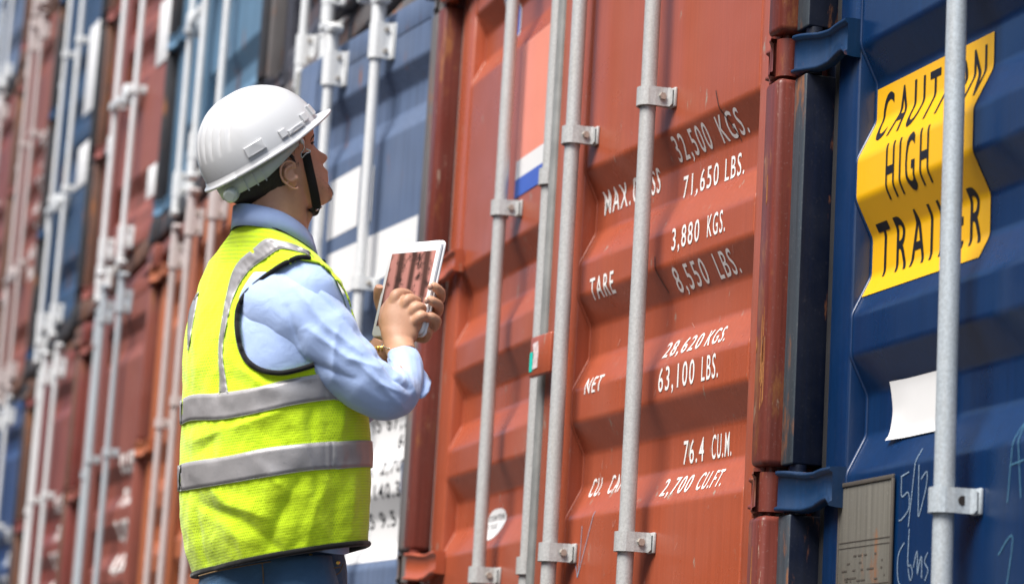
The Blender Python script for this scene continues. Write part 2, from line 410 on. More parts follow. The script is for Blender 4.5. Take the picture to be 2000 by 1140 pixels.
def container(x, y, z, yaw, paint_k, frame_k, label, rod_k='galv', hl=-1.20, hr=1.20, ol=-1.29, orr=1.29, dl=0.0, dr=R(4), la=(.60, 1.01),
              rh=.075, lh=.21, lp=.045, lrx=.122,
              ra=(.60, 1.00), wl=None, wr=None, seal='gasket', hinge_k=None, edge_k=None, br_z=(.97, 1.945), far=True, handle=False, sgb=1, bolt=True):
    root = empty('shipping_container', (x, y, z), yaw)
    tag(root, label, 'shipping container', 'shipping containers in the stack')
    P_, F_ = M[paint_k], M[frame_k]
    hw = (orr - ol) / 2; cx = (orr + ol) / 2
    bo = body_mesh(hw).build('body', P_, root); bo.location = (cx, 0, 0)
    gz = [z_ for z_ in HZ]
    post(ol, hl - .035, -1, [F_, M[edge_k]] if edge_k else [F_], root, gz); post(hr + .006, orr, 1, [F_], root, gz)
    mb = MB(); mb.box((ol + .15, -.035, HT - .075), (orr - .15, .09, HT - .004), .014, 0, 3)
    mb.build('header', F_, root)
    mb = MB(); mb.box((ol + .15, -.045, .004), (orr - .15, .11, .105), .008); mb.build('sill', F_, root)
    for a, b_ in ((ol, ol + .152), (orr - .152, orr)):
        for zz in (.0, HT - .118): casting(a, b_, zz, F_, root)
    wl = wl or (0 - hl - .012); wr = wr or hr - .012
    out = []
    for side in (-1, 1):
        d_mat = P_
        if side < 0:
            d = door_leaf(0, wl, lrx, wl - .105, d_mat, root); d.location = (hl, 0, 0); d.rotation_euler = (0, 0, -dl)
            xs = la; sg = 1
            gx = (-.032, -.001)
        else:
            d = door_leaf(-wr, 0, -wr + .165, -.122, d_mat, root); d.location = (hr, 0, 0); d.rotation_euler = (0, 0, dr)
            xs = [-q for q in ra][::-1]; sg = -1
            gx = (.001, .030)
        gk = MB(); gk.box((gx[0], .004, .12), (gx[1], .055, 2.83), .006)
        if side > 0: gk.box((-wr - .034, -.010, .12), (-wr - .001, .03, 2.83), .006)
        gk.build('door_gasket', M[seal], d)
        for q in xs:
            rod(q, M[rod_k], d)
            for bz in br_z: bracket(q, bz, M[rod_k], d, sgb, bolt=bolt)
            for bz in (.17, 2.735):
                bracket(q, bz, M[rod_k], d, sgb, .118, bolts=2, ww=.042)
            if handle and abs(abs(q) - 1.0) < .06:
                hb = MB(); s_ = sg; zz = .86 + .1 * rnd.random()
                hb.prism([(q - .02, zz + .025), (q + .42 * -s_, zz + .01), (q + .42 * -s_, zz - .012), (q - .02, zz - .02)], -.085, -.070, .003)
                hb.box((q + min(-s_ * .25, -s_ * .33), -.09, zz - .05), (q + max(-s_ * .25, -s_ * .33), -.003, zz + .06), .006)
                hb.build('lock_handle', M[rod_k], d)
        for hz in gz: hinge(M[hinge_k or paint_k] if side < 0 else F_, d, -side, hz, lh if side < 0 else rh, lp if side < 0 else .04)
        out.append(d)
    return root, out[0], out[1]

# the red container that carries the weights (its right door stands a little proud of the frame)
c0, c0l, c0r = container(0, 0, .03, 0, 'red', 'red_frame', 'red container with white weight figures on its right door', hl=-1.275, hr=1.165, ol=-1.385, orr=1.24,
    dr=R(5.09), la=(.653, 1.06), ra=(.552, .9587), wl=1.245, wr=1.155)
# dark blue container on the right
c1, c1l, c1r = container(2.5, .0632, .03, R(1.318), 'navy', 'navy_frame', 'dark blue container with a yellow warning sign, nearest on the right', hl=-1.175, hr=1.20, ol=-1.262, orr=1.29, lrx=.088, lh=.172, lp=.082,
    la=(.553, .95), dr=R(2), seal='gasket_dark', hinge_k='navy_hinge', edge_k='navy_edge', rod_k='galv_blue', br_z=(.963, 1.96), bolt=False)
# faded blue container behind the worker
c2, c2l, c2r = container(-2.72, 0, .03, 0, 'faded_blue', 'faded_frame', 'faded blue container with white panels, half hidden by the worker', rod_k='galv_white', dr=R(8.5), hl=-1.22, hr=1.26, ol=-1.30, orr=1.335,
    ra=(.445, .845))
specs = [
 (-5.22, .03, 'orange', 'brick', 'orange red container low in the stack, just left of the worker', 'galv_pink', 4, -.02),
 (-7.80, .03, 'brick', 'maroon', 'brownish red bottom container with bluish grey rods', 'galv_blue', 5, 0),
 (-10.40, .03, 'maroon', 'brown_frame', 'dark maroon bottom container with white rods, beside the leftmost blue one', 'galv_white', 4, 0),
 (-13.05, .03, 'royal', 'dark_frame', 'blue container at the bottom left edge with white blotches', 'galv_white', 5, 0),
 (-2.76, 2.955, 'slate', 'faded_frame', 'slate grey container on top of the faded blue one', 'galv_white', 5, .0),
 (-5.30, 2.955, 'sky_blue', 'dark_frame', 'light blue container in the second row, above the helmet', 'galv_white', 4, -.02),
 (-7.90, 2.955, 'red_up', 'brown_frame', 'rose red second row container with white paper placards', 'galv_white', 6, 0),
 (-10.55, 2.955, 'mid_blue', 'dark_frame', 'deep blue second row container with white placards', 'galv_white', 5, -.02),
 (-13.25, 2.955, 'brick', 'brown_frame', 'brown red second row container with pinkish rods', 'galv_pink', 4, 0),
 (-15.90, 2.955, 'maroon', 'brown_frame', 'maroon container at the left edge of the second row', 'galv_pink', 5, 0),
 (-13.25, 5.88, 'red_up', 'brown_frame', 'red container at the top of the stack, above the brown red one', 'galv_pink', 4, 0),
 (-15.90, 5.88, 'faded_blue', 'dark_frame', 'greyish blue container in the top left corner', 'galv_white', 5, 0),
]
conts = {}
for i, (x, z, pk, fk, lab, rk, dr, y) in enumerate(specs):
    conts[i] = container(x, y, z, R(rnd.uniform(-.3, .3)), pk, fk, lab, rod_k=rk, dr=R(dr), handle=True, seal='gasket')

for nm, dz in (('a', 0), ):
    k = []
    for i in range(26):
        zz = rnd.choice([rnd.uniform(.3, .8), rnd.uniform(1.1, 1.68), rnd.uniform(2.0, 2.5)]); xx = rnd.uniform(1.18, 1.228); l_ = rnd.uniform(.02, .16)
        k.append([(xx - rnd.uniform(.001, .004), zz), (xx + rnd.uniform(.001, .004), zz + .01), (xx + rnd.uniform(0, .002), zz + l_), (xx - .001, zz + l_ * .9)])
    mb = MB()
    for p in k: mb.prism(p, -.0556, -.0548)
    M['rust'] = plain('rust', (.30, .12, .03), .85, var=.4, sc=160)
    mb.build('rust_run', M['rust'], c0)
# ---- lettering and marks on the red container's right door (x measured from its hinge)
X0 = -1.17
def tx(a): return a + X0 + .005
items = [('32,500', .637, .80, 1.810, 1.866), ('KGS.', .845, .962, 1.810, 1.866), ('71,650', .688, .855, 1.727, 1.778), ('LBS.', .885, .972, 1.727, 1.778),
 ('3,880', .645, .775, 1.600, 1.650), ('KGS.', .812, .893, 1.600, 1.650), ('8,550', .668, .815, 1.513, 1.566), ('LBS.', .860, .954, 1.513, 1.566),
 ('28,620', .640, .815, 1.371, 1.408), ('KGS.', .838, .928, 1.371, 1.408), ('63,100', .612, .782, 1.295, 1.349), ('LBS.', .815, .890, 1.295, 1.349),
 ('76.4', .748, .843, 1.137, 1.190), ('CU.M.', .879, .967, 1.137, 1.190), ('2,700', .660, .795, 1.071, 1.111), ('CU.FT.', .826, .940, 1.071, 1.111),
 ('MAX.G', .275, .462, 1.764, 1.822), ('RO', .472, .518, 1.764, 1.822), ('SS', .527, .571, 1.764, 1.822), ('TARE', .222, .350, 1.554, 1.607), ('NET', .226, .316, 1.334, 1.374), ('CU.', .286, .350, 1.101, 1.146), ('CAP.', .388, .470, 1.101, 1.146)]
text_decal('lettering', [(s_, tx(a) + 2.0 * (.010 - off((z0 + z1) / 2)), tx(b_) + 2.0 * (.010 - off((z0 + z1) / 2)), z0, z1) for s_, a, b_, z0, z1 in items], M['white_ink'], c0r, bold=.005)
# chalk arrow and scratches on the right door
ck = ribbon_polys([(tx(.270), 1.03), (tx(.268), .98), (tx(.262), .93), (tx(.258), .915), (tx(.238), .965)], .0022) + ribbon_polys([(tx(.258), .915), (tx(.325), 1.045), (tx(.33), 1.06)], .0022)
decal_from_polys('chalk_arrow', ck, M['chalk'], c0r)
sc = []
for k in range(46):
    x_, z_ = rnd.uniform(tx(.22), tx(1.02)), rnd.uniform(.88, 1.95); a = rnd.gauss(1.5, .35); l_ = rnd.uniform(.004, .022)
    sc += ribbon_polys([(x_, z_), (x_ + l_ * math.cos(a), z_ + l_ * math.sin(a))], rnd.uniform(.0008, .0016))
decal_from_polys('scratches', sc, M['chalk_faint'], c0r)
decal_from_polys('dark_scratches', ribbon_polys(spline([(tx(.845), 1.915), (tx(.862), 1.875), (tx(.885), 1.835), (tx(.90), 1.80)], 4), .003) + ribbon_polys(spline([(tx(.585), 1.60), (tx(.59), 1.56), (tx(.605), 1.52)], 4), .003), M['steel'], c0r, .0018)
# locking plate (red tab) joining the doors, with a torn sticker
mb = MB(); mb.box((-1.17 + .016, -.045, 1.395), (-1.17 + .135, -.032, 1.492), .004); mb.box((-1.17 + .06, -.036, 1.41), (-1.17 + .10, .0, 1.48), .003)
mb.build('anti_theft_plate', M['red'], c0r)
mb = MB(); mb.box((-1.17 + .020, -.0465, 1.408), (-1.17 + .036, -.0452, 1.455)); mb.build('green_sticker', M['green'], c0r)
mb = MB(); mb.prism([(-1.17 + .038, 1.412), (-1.17 + .066, 1.414), (-1.17 + .069, 1.45), (-1.17 + .064, 1.478), (-1.17 + .034, 1.474), (-1.17 + .042, 1.448)], -.0465, -.0452)
mb.build('torn_label', plain('torn_label', (.55, .46, .46), .8, var=.4, sc=120), c0r)
# ---- left door of the red container
XL = 1.275
def lx(a): return a + XL
decal_from_polys('salmon_flag', [[(lx(-.66), 2.088), (lx(-.24), 2.088), (lx(-.24), 2.415), (lx(-.66), 2.415)]], M['flag_red'], c0l)
decal_from_polys('white_stripe', [[(lx(-.66), 2.036), (lx(-.24), 2.036), (lx(-.24), 2.088), (lx(-.66), 2.088)]], M['white_vinyl'], c0l, .0016)
decal_from_polys('blue_stripe', [[(lx(-.66), 1.985), (lx(-.24), 1.985), (lx(-.24), 2.036), (lx(-.66), 2.036)]], M['flag_blue'], c0l, .0020)
ov = [(lx(-.875) + .055 * math.copysign(abs(math.cos(a)) ** .6, math.cos(a)), 2.545 + .085 * math.copysign(abs(math.sin(a)) ** .6, math.sin(a))) for a in [2 * math.pi * k / 28 for k in range(28)]]
decal_from_polys('oval_sticker', [ov], M['white_vinyl'], c0l, .0012)
decal_from_polys('oval_sticker_panel', [[(lx(-.875) + (p[0] - lx(-.875)) * .86, 2.545 + (p[1] - 2.545) * .9) for p in ov]], M['flag_blue'], c0l, .0017)
ov = [(lx(-.765) + .086 * math.copysign(abs(math.cos(a)) ** .75, math.cos(a)), 1.118 + .044 * math.copysign(abs(math.sin(a)) ** .75, math.sin(a))) for a in [2 * math.pi * k / 32 for k in range(32)]]
decal_from_polys('round_sticker', [ov], M['white_vinyl'], c0l)
text_decal('sticker_text', [('CORTEN', lx(-.835), lx(-.70), 1.130, 1.146), ('STEEL', lx(-.83), lx(-.73), 1.106, 1.122), ('1A', lx(-.82), lx(-.78), 1.086, 1.097)], M['black_ink'], c0l, .0018, .01)
def chalk_text(name, strokes, mat, parent, wd=.004, lift=.0012):
    polys = []
    for s_ in strokes: polys += ribbon_polys([(p.x, p.y) for p in spline([(a, b_, 0) for a, b_ in s_], 5)], wd)
    return decal_from_polys(name, polys, mat, parent, lift)
q = lambda a, z: (lx(a), z)
chalk_text('chalk_marks', [[q(-.52, 1.30), q(-.50, 1.24), q(-.49, 1.235), q(-.49, 1.27)], [q(-.44, 1.33), q(-.455, 1.23)], [q(-.40, 1.315), q(-.41, 1.27), q(-.37, 1.30)], [q(-.33, 1.30), q(-.335, 1.265)],
  [q(-.46, 1.225), q(-.43, 1.17)], [q(-.40, 1.225), q(-.38, 1.165)], [q(-.37, 1.21), q(-.35, 1.215), q(-.355, 1.19), q(-.33, 1.165)], [q(-.31, 1.22), q(-.28, 1.225), q(-.30, 1.16)],
  [q(-.345, 1.125), q(-.34, 1.085)], [q(-.345, 1.105), q(-.31, 1.11)], [q(-.31, 1.125), q(-.31, 1.09)]], M['chalk_faint'], c0l, .0028)

# ---- dark blue container: sign, paper, data plate, chalk
XB = 1.175
def bx(a): return a + XB + .0
sg_ = MB(); b = bmesh.new(); b.faces.new([b.verts.new((x_, 0, z_)) for x_, z_ in [(bx(-1.085), 1.388), (bx(-.643), 1.388), (bx(-.643), 1.792), (bx(-1.085), 1.792)]])
decal_from_polys('caution_sign', [[(bx(-1.083), 1.388), (bx(-.643), 1.388), (bx(-.643), 1.792), (bx(-1.083), 1.792)]], M['yellow_vinyl'], c1l, .0016)
text_decal('sign_lettering', [('CAUTION', bx(-1.055), bx(-.665), 1.680, 1.780), ('HIGH', bx(-.965), bx(-.800), 1.552, 1.662), ('TRAILER', bx(-1.052), bx(-.668), 1.422, 1.528)], M['black_ink'], c1l, .0024, .008, 1.4)
pp = MB(); vs = []; fs = []
for i in range(9):
    for j in range(13):
        x_ = bx(-.968) + .215 * i / 8; z_ = 1.106 + .108 * j / 12
        cur = .004 + .008 * max(0, (1 - i / 2.2)) * abs(j / 6 - 1) ** 1.5
        vs.append((x_, min(off(z_), .033) - cur, z_))
for i in range(8):
    for j in range(12): fs.append((i * 13 + j, i * 13 + j + 1, (i + 1) * 13 + j + 1, (i + 1) * 13 + j))
pp.add(vs, fs, True); pp.build('paper_notice', M['white_vinyl'], c1l)
mb = MB(); mb.box((bx(-1.098), -.007, .72), (bx(-.888), -.0045, 1.034), .001); dp = mb.build('data_plate', M['plate'], c1l)
mb = MB()
for zz, th in ((.925, .0016), (.915, .001), (.845, .0016), (.834, .001), (.822, .001), (.806, .001)): mb.box((bx(-1.094), -.0078, zz), (bx(-.892), -.0072, zz + th))
for lo, hi in (((-1.1, 1.028), (-.886, 1.036)), ((-.892, .72), (-.886, 1.03)), ((-1.1, .72), (-1.095, 1.03))): mb.box((bx(lo[0]), -.0095, lo[1]), (bx(hi[0]), -.0046, hi[1]), .001)
for k in range(26):
    x_ = bx(-1.08) + rnd.random() * .17; z_ = rnd.choice([.898, .885, .872, .858, .853]); mb.box((x_, -.0077, z_), (x_ + rnd.uniform(.004, .016), -.0071, z_ + .003))
mb.build('plate_border', M['plate_line'], c1l)
mb = MB()
for x_ in (-1.05, -.955): mb.tube([(bx(x_), -.006, .822), (bx(x_), -.014, .822)], .009, 12)
mb.build('rivet', M['bolt'], c1l)
q = lambda x_, y_: None
def bpx(pts):      # chalk strokes given in door coordinates
    return [(bx(a), z) for a, z in pts]
chalk_text('chalk_writing', [bpx(s_) for s_ in [
  [(-.868, 1.028), (-.866, .995), (-.842, 1.000), (-.838, .972), (-.862, .955), (-.874, .953)], [(-.870, 1.03), (-.842, 1.036)], [(-.815, 1.075), (-.838, .94)], [(-.805, 1.045), (-.803, .955)], [(-.795, 1.02), (-.775, 1.03), (-.778, 1.00), (-.80, .955)],
  [(-.834, .935), (-.836, .875), (-.825, .872), (-.818, .856), (-.826, .846), (-.834, .866)], [(-.852, .912), (-.873, .89), (-.870, .848), (-.848, .832)], [(-.815, .868), (-.803, .895), (-.80, .855)], [(-.80, .855), (-.787, .885), (-.784, .848)], [(-.765, .89), (-.775, .875), (-.762, .86), (-.772, .843)],
  [(-.845, .79), (-.80, .795)], [(-.905, 0.92), (-.925, .87), (-.93, .85)]]], M['chalk'], c1l, .0022)
chalk_text('faint_chalk_writing', [bpx(s_) for s_ in [
  [(-.50, .955), (-.478, 1.085), (-.458, .96)], [(-.495, 1.015), (-.45, 1.02)], [(-.40, 1.12), (-.435, .93)], [(-.385, 1.05), (-.375, 1.09), (-.365, 1.05), (-.385, 1.03), (-.36, .99), (-.38, .96)],
  [(-.525, .872), (-.48, .895), (-.52, .74)], [(-.42, .92), (-.455, .72)], [(-.375, .90), (-.43, .76)], [(-.37, .80), (-.39, .74), (-.365, .75)]]], M['chalk_blue'], c1l, .0024)

# ---- white panels with black figures on the faded blue container's right door
def hx2(a): return a
decal_from_polys('white_panel', [[(-.885, 2.16), (-.625, 2.17), (-.625, 2.37), (-.885, 2.36)]], M['white_vinyl'], c2r)
decal_from_polys('white_panel', [[(-.87, 1.955), (-.13, 1.965), (-.13, 2.12), (-.87, 2.11)]], M['white_vinyl'], c2r)
decal_from_polys('white_panel', [[(-.92, 1.075), (-.045, 1.075), (-.045, 1.55), (-.92, 1.55)]], M['white_vinyl'], c2r)
text_decal('panel_lettering', [('MAX WT IS 67,200', -.88, -.08, 1.480, 1.530), ('67.2', -.25, -.085, 1.415, 1.460), ('2,700', -.29, -.085, 1.335, 1.375), ('CUBE', -.43, -.35, 1.335, 1.36), ('140.33', -.33, -.085, 1.262, 1.308),
  ('HEIGHT IS 9.5 FT', -.85, -.08, 1.180, 1.228), ('8.7', -.19, -.085, 1.110, 1.152)], M['black_ink'], c2r, .0016, .02)
decal_from_polys('paper_strip', [[(-.535, 2.165), (-.505, 2.165), (-.505, 2.345), (-.535, 2.345)]], M['white_vinyl'], c2r, .004)
# ---- placards and figures on the far doors
def far_marks(i, left, right):
    r_, l_, d_ = conts[i]
    for pts, par in [(p_, d_) for p_ in right] + [(p_, l_) for p_ in left]:
        mb = MB(); mb.box((pts[0][0], -.007, pts[0][1]), (pts[2][0], -.004, pts[2][1]), .001); mb.build('placard', M['white_vinyl'], par)
bxp = lambda x0, z0, x1, z1: [(x0, z0), (x1, z0), (x1, z1), (x0, z1)]
far_marks(6, [], [bxp(-.40, 1.05, -.16, 1.40), bxp(-.36, .33, -.20, .50)])
far_marks(7, [], [bxp(-.50, 1.42, -.10, 2.0), bxp(-.52, .95, -.12, 1.22)])
for i, rows in ((3, 5), (2, 6), (1, 6), (8, 7), (0, 3)):
    r_, l_, d_ = conts[i]
    text_decal('figures', [(s_, -.52, -.14, 1.84 - k * .17, 1.93 - k * .17) for k, s_ in enumerate(['32,500', '71,650', '3,880', '8,550', '28,620', '63,100', '76.4'][:rows])], M['white_ink'], d_, .0016, .045)

# ---- added row of containers across the aisle, unseen behind the viewer, blocking low sky
side = body_mesh(1.22); hexa = MB(); hexa.v, hexa.f, hexa.sm, hexa.mi = side.v, side.f, side.sm, side.mi
hexa.box((-1.21, .0, .02), (1.21, .12, HT - .01), .01)
first = hexa.build('shipping_container', M['maroon'], None)
k = 0
for i in range(7):
    for tier in range(2):
        o = first if k == 0 else first.copy()
        if k: COL.objects.link(o)
        o.location = (-2.0 - 12.3 * i + 12, -9.6 - .1 * (i % 2), .03 + 2.925 * tier); o.rotation_euler = (0, 0, R(90))
        tag(o, 'maroon container unseen behind the viewer, added across the aisle to block low sky', 'shipping container', 'unseen containers blocking low sky'); k += 1

# =================================================================== the worker (modelled in metres round a point 4.65 m away)
Z0 = 4.65; PX = Z0 / FPX
def V(px, py, d=0.0):
    k = Z0 - d * PX
    return CAM + k * (FW + RT * ((px - 1000) / FPX) - UP * ((py - 570) / FPX))
def interp(tab, x):
    if x <= tab[0][0]: return tab[0][1:]
    for a, b in zip(tab, tab[1:]):
        if x <= b[0]:
            k = (x - a[0]) / (b[0] - a[0]); k2 = k * k * (3 - 2 * k) * .35 + k * .65
            return tuple(p + (q - p) * k2 for p, q in zip(a[1:], b[1:]))
    return tab[-1][1:]
def smooth_mesh(me, it=2, f=.5):
    b = bmesh.new(); b.from_mesh(me)
    for _ in range(it): bmesh.ops.smooth_vert(b, verts=b.verts[:], factor=f, use_axis_x=True, use_axis_y=True, use_axis_z=True)
    b.to_mesh(me); b.free()
def loft(mb, rings, cap0=True, cap1=True, mi=0):
    n = len(rings[0]); vs = [p for r_ in rings for p in r_]
    fs = [(i * n + k, i * n + (k + 1) % n, (i + 1) * n + (k + 1) % n, (i + 1) * n + k) for i in range(len(rings) - 1) for k in range(n)]
    if cap0: fs.append(tuple(range(n)))
    if cap1: fs.append(tuple(reversed([(len(rings) - 1) * n + k for k in range(n)])))
    mb.add(vs, fs, True, mi)
def px_tube(path, n=24, sub=5):
    """rings (in px space) along a path of (px, py, d, r[, flatten]); returns list of px rings"""
    P = [Vector((p[0], p[1], p[2])) for p in path]; rr = [p[3] for p in path]; fl = [p[4] if len(p) > 4 else 1.0 for p in path]
    C_ = spline(P, sub); m_ = len(C_); rs = []; up = None
    for i, c in enumerate(C_):
        k = i / sub; a = min(int(k), len(P) - 2); t_ = k - a; t_ = t_ * t_ * (3 - 2 * t_)
        r_ = rr[a] + (rr[a + 1] - rr[a]) * t_; f_ = fl[a] + (fl[a + 1] - fl[a]) * t_
        tg = (C_[min(i + 1, m_ - 1)] - C_[max(i - 1, 0)]).normalized()
        side = tg.cross(Vector((0, 0, 1)))
        if side.length < .15: side = up if up is not None else Vector((1, 0, 0))
        side.normalize(); side = (side - tg * side.dot(tg)).normalized(); up = side
        nn = tg.cross(side).normalized()
        rs.append([c + r_ * (math.cos(q) * side + f_ * math.sin(q) * nn) for q in [2 * math.pi * j / n for j in range(n)]])
    return rs
def ring_world(rs): return [[V(*p) for p in r_] for r_ in rs]

person = empty('person', V(540, 1960, 0)); person.location.z = 0
pw = person.location.copy()
tag(person, 'worker in a white hard hat and yellow hi-vis vest tapping a tablet', 'person')
def pbuild(mb, name, mats, parent=None, fix=True):
    mb.v = [tuple(Vector(p) - pw) for p in mb.v]
    return mb.build(name, mats, parent or person, fix=fix)

# ---- materials
def cloth(name, c, rough=.85, sc=900, bmp=.0006, var=.08, sheen=.3, crush=0.0):
    m, t, b = node_mat(name); v = coords(t); s = noise_tex(t, v, sc, 2); l = noise_tex(t, v, 9, 4)
    lk(t, mix(t, l, tone(c, 1 - var), tone(c, 1 + var)), b.inputs['Base Color']); b.inputs['Roughness'].default_value = rough
    b.inputs['Sheen Weight'].default_value = sheen; b.inputs['Sheen Roughness'].default_value = .4
    b.inputs['Specular IOR Level'].default_value = .2
    if crush:
        n_ = nd(t, 'ShaderNodeTexNoise'); n_.inputs['Scale'].default_value = 26; n_.inputs['Detail'].default_value = 5; n_.inputs['Roughness'].default_value = .45; n_.inputs['Distortion'].default_value = .5
        lk(t, v, n_.inputs['Vector'])
        a_ = nd(t, 'ShaderNodeMath', operation='MULTIPLY'); lk(t, s, a_.inputs[0]); a_.inputs[1].default_value = bmp / crush
        h_ = nd(t, 'ShaderNodeMath', operation='ADD'); lk(t, a_.outputs[0], h_.inputs[0]); lk(t, n_.outputs['Fac'], h_.inputs[1]); bump(t, b, h_.outputs[0], .8, crush)
    else: bump(t, b, s, .5, bmp)
    return m
M['shirt'] = cloth('blue_shirt', (.40, .53, .84), crush=.0035); M['shirt_in'] = M['shirt']
M['denim'] = cloth('denim', (.055, .125, .23), .9, 700, .001, .45, crush=.008)
M['denim_seam'] = cloth('denim_seam', (.20, .13, .06), .9)
M['black_cloth'] = cloth('black_trim', (.008, .008, .009), .8, 600)
m, t, b = node_mat('skin'); v = coords(t); s = noise_tex(t, v, 42, 7, .7); f = noise_tex(t, v, 420, 3)
lk(t, mix(t, s, (.47, .235, .14), (.64, .36, .235)), b.inputs['Base Color']); b.inputs['Roughness'].default_value = .48
b.inputs['Subsurface Weight'].default_value = .12; b.inputs['Subsurface Radius'].default_value = (.012, .005, .003); b.inputs['Subsurface Scale'].default_value = .6
bump(t, b, f, .35, .0006); M['skin'] = m
M['nail'] = plain('nail', (.55, .30, .22), .3, var=.05)
m, t, b = node_mat('hair'); v = coords(t, (1, 1, 1)); s = noise_tex(t, v, 700, 3, .7)
lk(t, mix(t, s, (.004, .003, .003), (.028, .020, .017)), b.inputs['Base Color']); b.inputs['Roughness'].default_value = .55; bump(t, b, s, .9, .002); M['hair'] = m
m, t, b = node_mat('helmet_plastic'); v = coords(t); s = noise_tex(t, v, 6, 4); q = noise_tex(t, v, 90, 3, .7)
k = mix(t, s, (.51, .52, .535), (.57, .58, .595)); k = mix(t, ramp(t, q, .66, .72, (0, 0, 0, 1), (.35, .35, .35, 1)), k, (.42, .40, .37))
lk(t, k, b.inputs['Base Color']); b.inputs['Roughness'].default_value = .28; b.inputs['Coat Weight'].default_value = .15; M['helmet'] = m
M['harness'] = plain('harness_plastic', (.50, .56, .52), .4, var=.06); M['strap'] = cloth('strap', (.010, .009, .009), .75, 500)
M['silver'] = plain('silver', (.7, .7, .68), .25, .9, .05); M['gold'] = plain('gold', (.75, .5, .12), .25, .9, .1)
# vest fabric: open mesh of small holes laid out in cloth coordinates
m, t, b = node_mat('hi_vis_mesh'); uv = nd(t, 'ShaderNodeUVMap'); uv.uv_map = 'cloth'
sp = nd(t, 'ShaderNodeSeparateXYZ'); lk(t, uv.outputs[0], sp.inputs[0])
def mth(op, a, b_=None):
    n_ = nd(t, 'ShaderNodeMath', operation=op)
    for i, s_ in enumerate((a, b_)):
        if s_ is None: continue
        if isinstance(s_, (int, float)): n_.inputs[i].default_value = s_
        else: lk(t, s_, n_.inputs[i])
    return n_.outputs[0]
ux = mth('MULTIPLY', sp.outputs[0], 1 / .0048); vy = mth('MULTIPLY', sp.outputs[1], 1 / .0056)
row = mth('MULTIPLY', mth('MODULO', mth('FLOOR', vy), 2.0), .5)
fx = mth('SUBTRACT', mth('FRACT', mth('ADD', ux, row)), .5); fy = mth('SUBTRACT', mth('FRACT', vy), .5)
dd = mth('SQRT', mth('ADD', mth('MULTIPLY', fx, fx), mth('MULTIPLY', mth('MULTIPLY', fy, fy), .62)))
hole = ramp(t, dd, .17, .27, (1, 1, 1, 1), (0, 0, 0, 1))
l = noise_tex(t, coords(t), 7, 3)
kk = mix(t, l, (.63, .96, .008), (.78, 1.0, .025)); kk = mix(t, hole, kk, (.46, .68, .012))
lk(t, kk, b.inputs['Base Color']); b.inputs['Roughness'].default_value = .8; b.inputs['Sheen Weight'].default_value = .25
b.inputs['Specular IOR Level'].default_value = .2
b.inputs['Subsurface Weight'].default_value = .0
cr = noise_tex(t, coords(t), 19, 4); inv = mth('ADD', mth('MULTIPLY', mth('SUBTRACT', 1.0, hole), .10), cr); bump(t, b, inv, .75, .008); M['vest'] = m
m, t, b = node_mat('reflective_tape'); v = coords(t); s = noise_tex(t, v, 14, 5); q = noise_tex(t, v, 60, 5, .7)
k = mix(t, s, (.31, .30, .31), (.44, .43, .44)); k = mix(t, ramp(t, q, .62, .72, (0, 0, 0, 1), (.25, .25, .25, 1)), k, (.12, .12, .13))
lk(t, k, b.inputs['Base Color']); b.inputs['Roughness'].default_value = .42; b.inputs['Metallic'].default_value = .25; bump(t, b, q, .3, .002); M['tape'] = m
M['stitch'] = plain('stitching', (.6, .6, .58), .8)

# ---- torso surface
ROWS = [  # yc, xl, xr, a(lateral), tiltx, tiltd
 (474, 455, 603, 76, .30, -.38), (496, 433, 624, 128, .20, -.16), (520, 411, 645, 168, .10, -.06), (556, 391, 663, 192, -.02, -.03), (600, 376, 677, 200, -.07, -.02),
 (650, 367, 689, 200, -.10, -.03), (720, 361, 701, 197, -.13, -.04), (790, 356, 714, 197, -.13, -.05), (880, 352, 723, 199, -.12, -.06),
 (980, 353, 724, 200, -.14, -.06), (1040, 361, 722, 196, -.16, -.06), (1092, 377, 719, 188, -.17, -.06)]
PSI = R(35)
FOLDS = [  # px polyline, width, amplitude (px)
 ([(388, 985), (470, 1010), (560, 1085)], 16, -7), ([(400, 930), (440, 985), (520, 1010)], 20, 6), ([(590, 925), (545, 1010), (520, 1075)], 20, -8), ([(640, 930), (610, 1010), (598, 1070)], 14, 5),
 ([(385, 860), (450, 835), (540, 805)], 18, 8), ([(390, 880), (420, 850), (480, 815)], 16, -6), ([(612, 790), (608, 830), (612, 866)], 14, -6), ([(670, 790), (668, 850)], 12, 5), ([(615, 930), (625, 1000)], 10, -4),
 ([(440, 640), (420, 720), (432, 800)], 14, -5), ([(400, 590), (385, 680), (380, 760)], 18, 5), ([(470, 560), (452, 620), (440, 700)], 14, 4), ([(474, 690), (520, 735), (600, 745)], 16, -7), ([(470, 720), (530, 760)], 14, 5),
 ([(690, 930), (685, 1040)], 14, 4), ([(380, 1000), (388, 1060), (400, 1100)], 10, -6), ([(440, 1020), (470, 1060), (480, 1095)], 14, 5), ([(660, 960), (650, 1060)], 12, -4), ([(500, 900), (560, 960)], 22, 5)]
def seg_d(p, a, b):
    ax, ay = a; bx_, by = b; vx, vy_ = bx_ - ax, by - ay; k = max(0, min(1, ((p[0] - ax) * vx + (p[1] - ay) * vy_) / (vx * vx + vy_ * vy_ + 1e-9)))
    return math.hypot(p[0] - ax - k * vx, p[1] - ay - k * vy_), k
def fold_amt(x, y, folds):
    s_ = 0
    for pl, wd, am in folds:
        n_ = len(pl) - 1; best = 1e9; kb = 0
        for i in range(n_):
            d_, k_ = seg_d((x, y), pl[i], pl[i + 1])
            if d_ < best: best = d_; kb = (i + k_) / n_
        if best < wd * 2.6: s_ += am * (.75 * math.exp(-(best / wd) ** 2) + .55 * math.exp(-best / (wd * .38))) * math.sin(math.pi * (.12 + .76 * kb)) ** .7
    return s_
